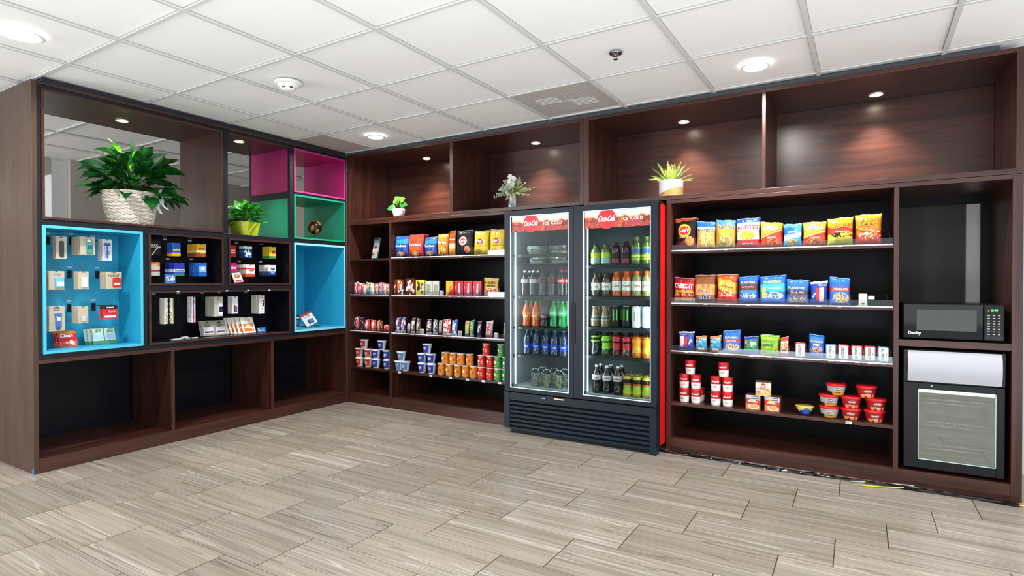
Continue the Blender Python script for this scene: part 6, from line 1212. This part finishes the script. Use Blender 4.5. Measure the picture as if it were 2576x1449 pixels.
# fern in white and gold pot
Z3 = 1.766; p = ony(1688, 480, .075)
pl = tag(empty('potted_plant', (p.x, .075, Z3+.0008)), 'yellow-green fern in a white and gold cylinder pot', 'potted plant'); hp = ony(1688, 456, .075).z-Z3; R_ = (ony(1717, 470, .075).x-ony(1658, 470, .075).x)/2; q = MB()
q.lathe([(R_, hp*k/60) for k in range(61)], 96, lambda t, z: mat('#b39057', .4, .3) if z < hp*(.34+.24*math.sin(t+.15)) else mat('#e6e7ea', .25)); q.lathe([(R_, hp), (R_*.93, hp), (R_*.92, hp*.85), (.001, hp*.85)], 48, mat('#dcdde0', .3), cap=False); q.build('pot', pl)
q = MB(); f1 = leafmat('fern', '#a3bf4a', '#d6e27c', .5); f2 = leafmat('fern_dark', '#6f9a34', '#a9c45a', .5); r = random.Random(12)
for k in range(26):
    a = 2.4*k; el = (1.15 if k < 15 else .55)+r.uniform(-.3, .25); L = r.uniform(.11, .17); d_ = Vector((math.cos(a)*math.cos(el), math.sin(a)*math.cos(el)*.7, math.sin(el))); c = Vector((.02*math.cos(a), .02*math.sin(a), hp*.86)); mm = f1 if k % 3 else f2
    side = d_.cross(Vector((0, 0, 1))).normalized(); dd_ = d_.copy()
    for j in range(15):
        t = j/14; wl = .021*math.sin(PI*(.15+.82*t))**.7
        for sg in (-1, 1): leaf(q, c, side*sg+dd_*.6, wl, .012, mm, droop=.15, n=2, fold=.1, up=(0, -1, .4))
        c = c+dd_*(L/14); dd_ = (dd_+Vector((0, 0, -.025-.02*t))).normalized()
for ux_, uz in ((-1, .30), (1, .16)):
    c = Vector((.03*ux_, -.01, hp*.95)); dd_ = Vector((ux_, -.1, uz)).normalized()
    for j in range(18):
        for sg in (-1, 1): leaf(q, c, Vector((0, sg*.4, sg*1.0))+dd_*.7, .020*math.sin(PI*(.15+.8*j/17)), .011, f1, droop=.1, n=2)
        c = c+dd_*.0075; dd_ = (dd_+Vector((0, 0, -.012))).normalized()
q.build('fronds', pl)
# globe
p = onx(792, 600, -.16); gb_ = tag(empty('desk_globe', (-.16, p.y, 1.5785)), 'small dark globe on a stand inside the green cubby', 'globe'); rg = .066; q = MB(); mp_ = mat
def gcf(t, z):
    k = math.sin(t*3+z*40)+math.sin(t*5-z*70)
    return mat('#c2702a', .3, .3) if k > .8 else mat('#8a5a34', .3, .3) if k > .5 else mat('#17130f', .25)
q.lathe([(max(.001, rg*math.sin(PI*k/18)), -rg*math.cos(PI*k/18)) for k in range(19)], 36, gcf, cap=False)
q.xform(Matrix.Translation((0, 0, .118)) @ Matrix.Rotation(.4, 4, 'X')); q.build('globe_ball', gb_)
q = MB(); q.tube([(0, (rg+.006)*math.sin(a), .118+(rg+.006)*math.cos(a)) for a in [-.4+PI*k/16 for k in range(17)]], .0022, mat('#8a8378', .3, .8), 6); q.build('meridian_arm', gb_)
q = MB(); q.lathe([(.03, 0), (.03, .004), (.012, .010), (.006, .016), (.009, .024), (.005, .032), (.005, .044)], 24, mat('#2b2521', .3)); q.build('stand', gb_)

# ================================================================== FLOOR CABLES, TAPE
q = MB(); r = random.Random(21); xs0, xs1 = 3.10, 5.0; nseg = 150; bk = mat('#0c0c0e', .16, coat=.5)
hn = [[.5+.9*mnoise.noise(Vector((i_*.17, j_*.55, 2.2)))+.35*mnoise.noise(Vector((i_*.5, j_*1.3, 5.2))) for j_ in range(9)] for i_ in range(nseg+1)]
def sheet(s, t):
    i = int(round(s*nseg)); j = int(round(t*8)); x = xs0+(xs1-xs0)*s; wdt = .030+.008*math.sin(s*19)+.022*max(0, s-.72)*3; yc = -.040-.030*s-.02*math.sin(s*5)
    return (x+.006*hn[i][j], yc+(t-.5)*wdt*1.6+.004*(hn[i][(j+3) % 9]-.5), .0015+.017*math.sin(PI*t)*(.45+.55*max(0, min(1, hn[i][j]))))
q.grid(sheet, nseg, 8, bk, False); tag(q.build('plastic_cable_wrap'), 'crumpled shiny black plastic wrap along the foot of the right bookcase', 'plastic wrap')
def cable(name, col, pts, r_, lab):
    q = MB(); P = [onz(u, v, .006) for u, v in pts]; F_ = []
    for a, c in zip(P, P[1:]):
        for k in range(6): F_.append(a.lerp(c, k/6))
    F_.append(P[-1]); q.tube(F_, r_, mat(col, .4), 7); tag(q.build(name), lab, 'cable')
cable('power_cable', '#d9c22a', [(2160, 1220), (2200, 1223.5), (2260, 1227), (2300, 1228), (2322, 1232), (2342, 1234)], .0034, 'yellow power cable on the floor below the mini fridge')
cable('power_cable', '#9aa09c', [(2140, 1211), (2180, 1213), (2230, 1216), (2275, 1220), (2300, 1223)], .0045, 'pale grey cable between the yellow cable and bookcase foot')
cable('power_cable', '#d9c22a', [(2561, 1271), (2576, 1273), (2590, 1275)], .0034, 'short end of yellow cable at the far right corner')
q = MB(); q.add([(-.022, YL-.0008, .0005), (-.001, YL-.0008, .0005), (-.001, YL-.0008, .033), (-.019, YL-.0008, .036)], [(0, 1, 2, 3)], mat('#3f7fd4', .6)); q.add([(-.022, YL-.0003, .0005), (-.001, YL-.0003, .0005), (-.001, YL-.0003, .033), (-.019, YL-.0003, .036)], [(3, 2, 1, 0)], mat('#3f7fd4', .6)); tag(q.build('tape_piece'), 'small piece of blue tape at the bottom corner of the walnut end panel', 'tape')
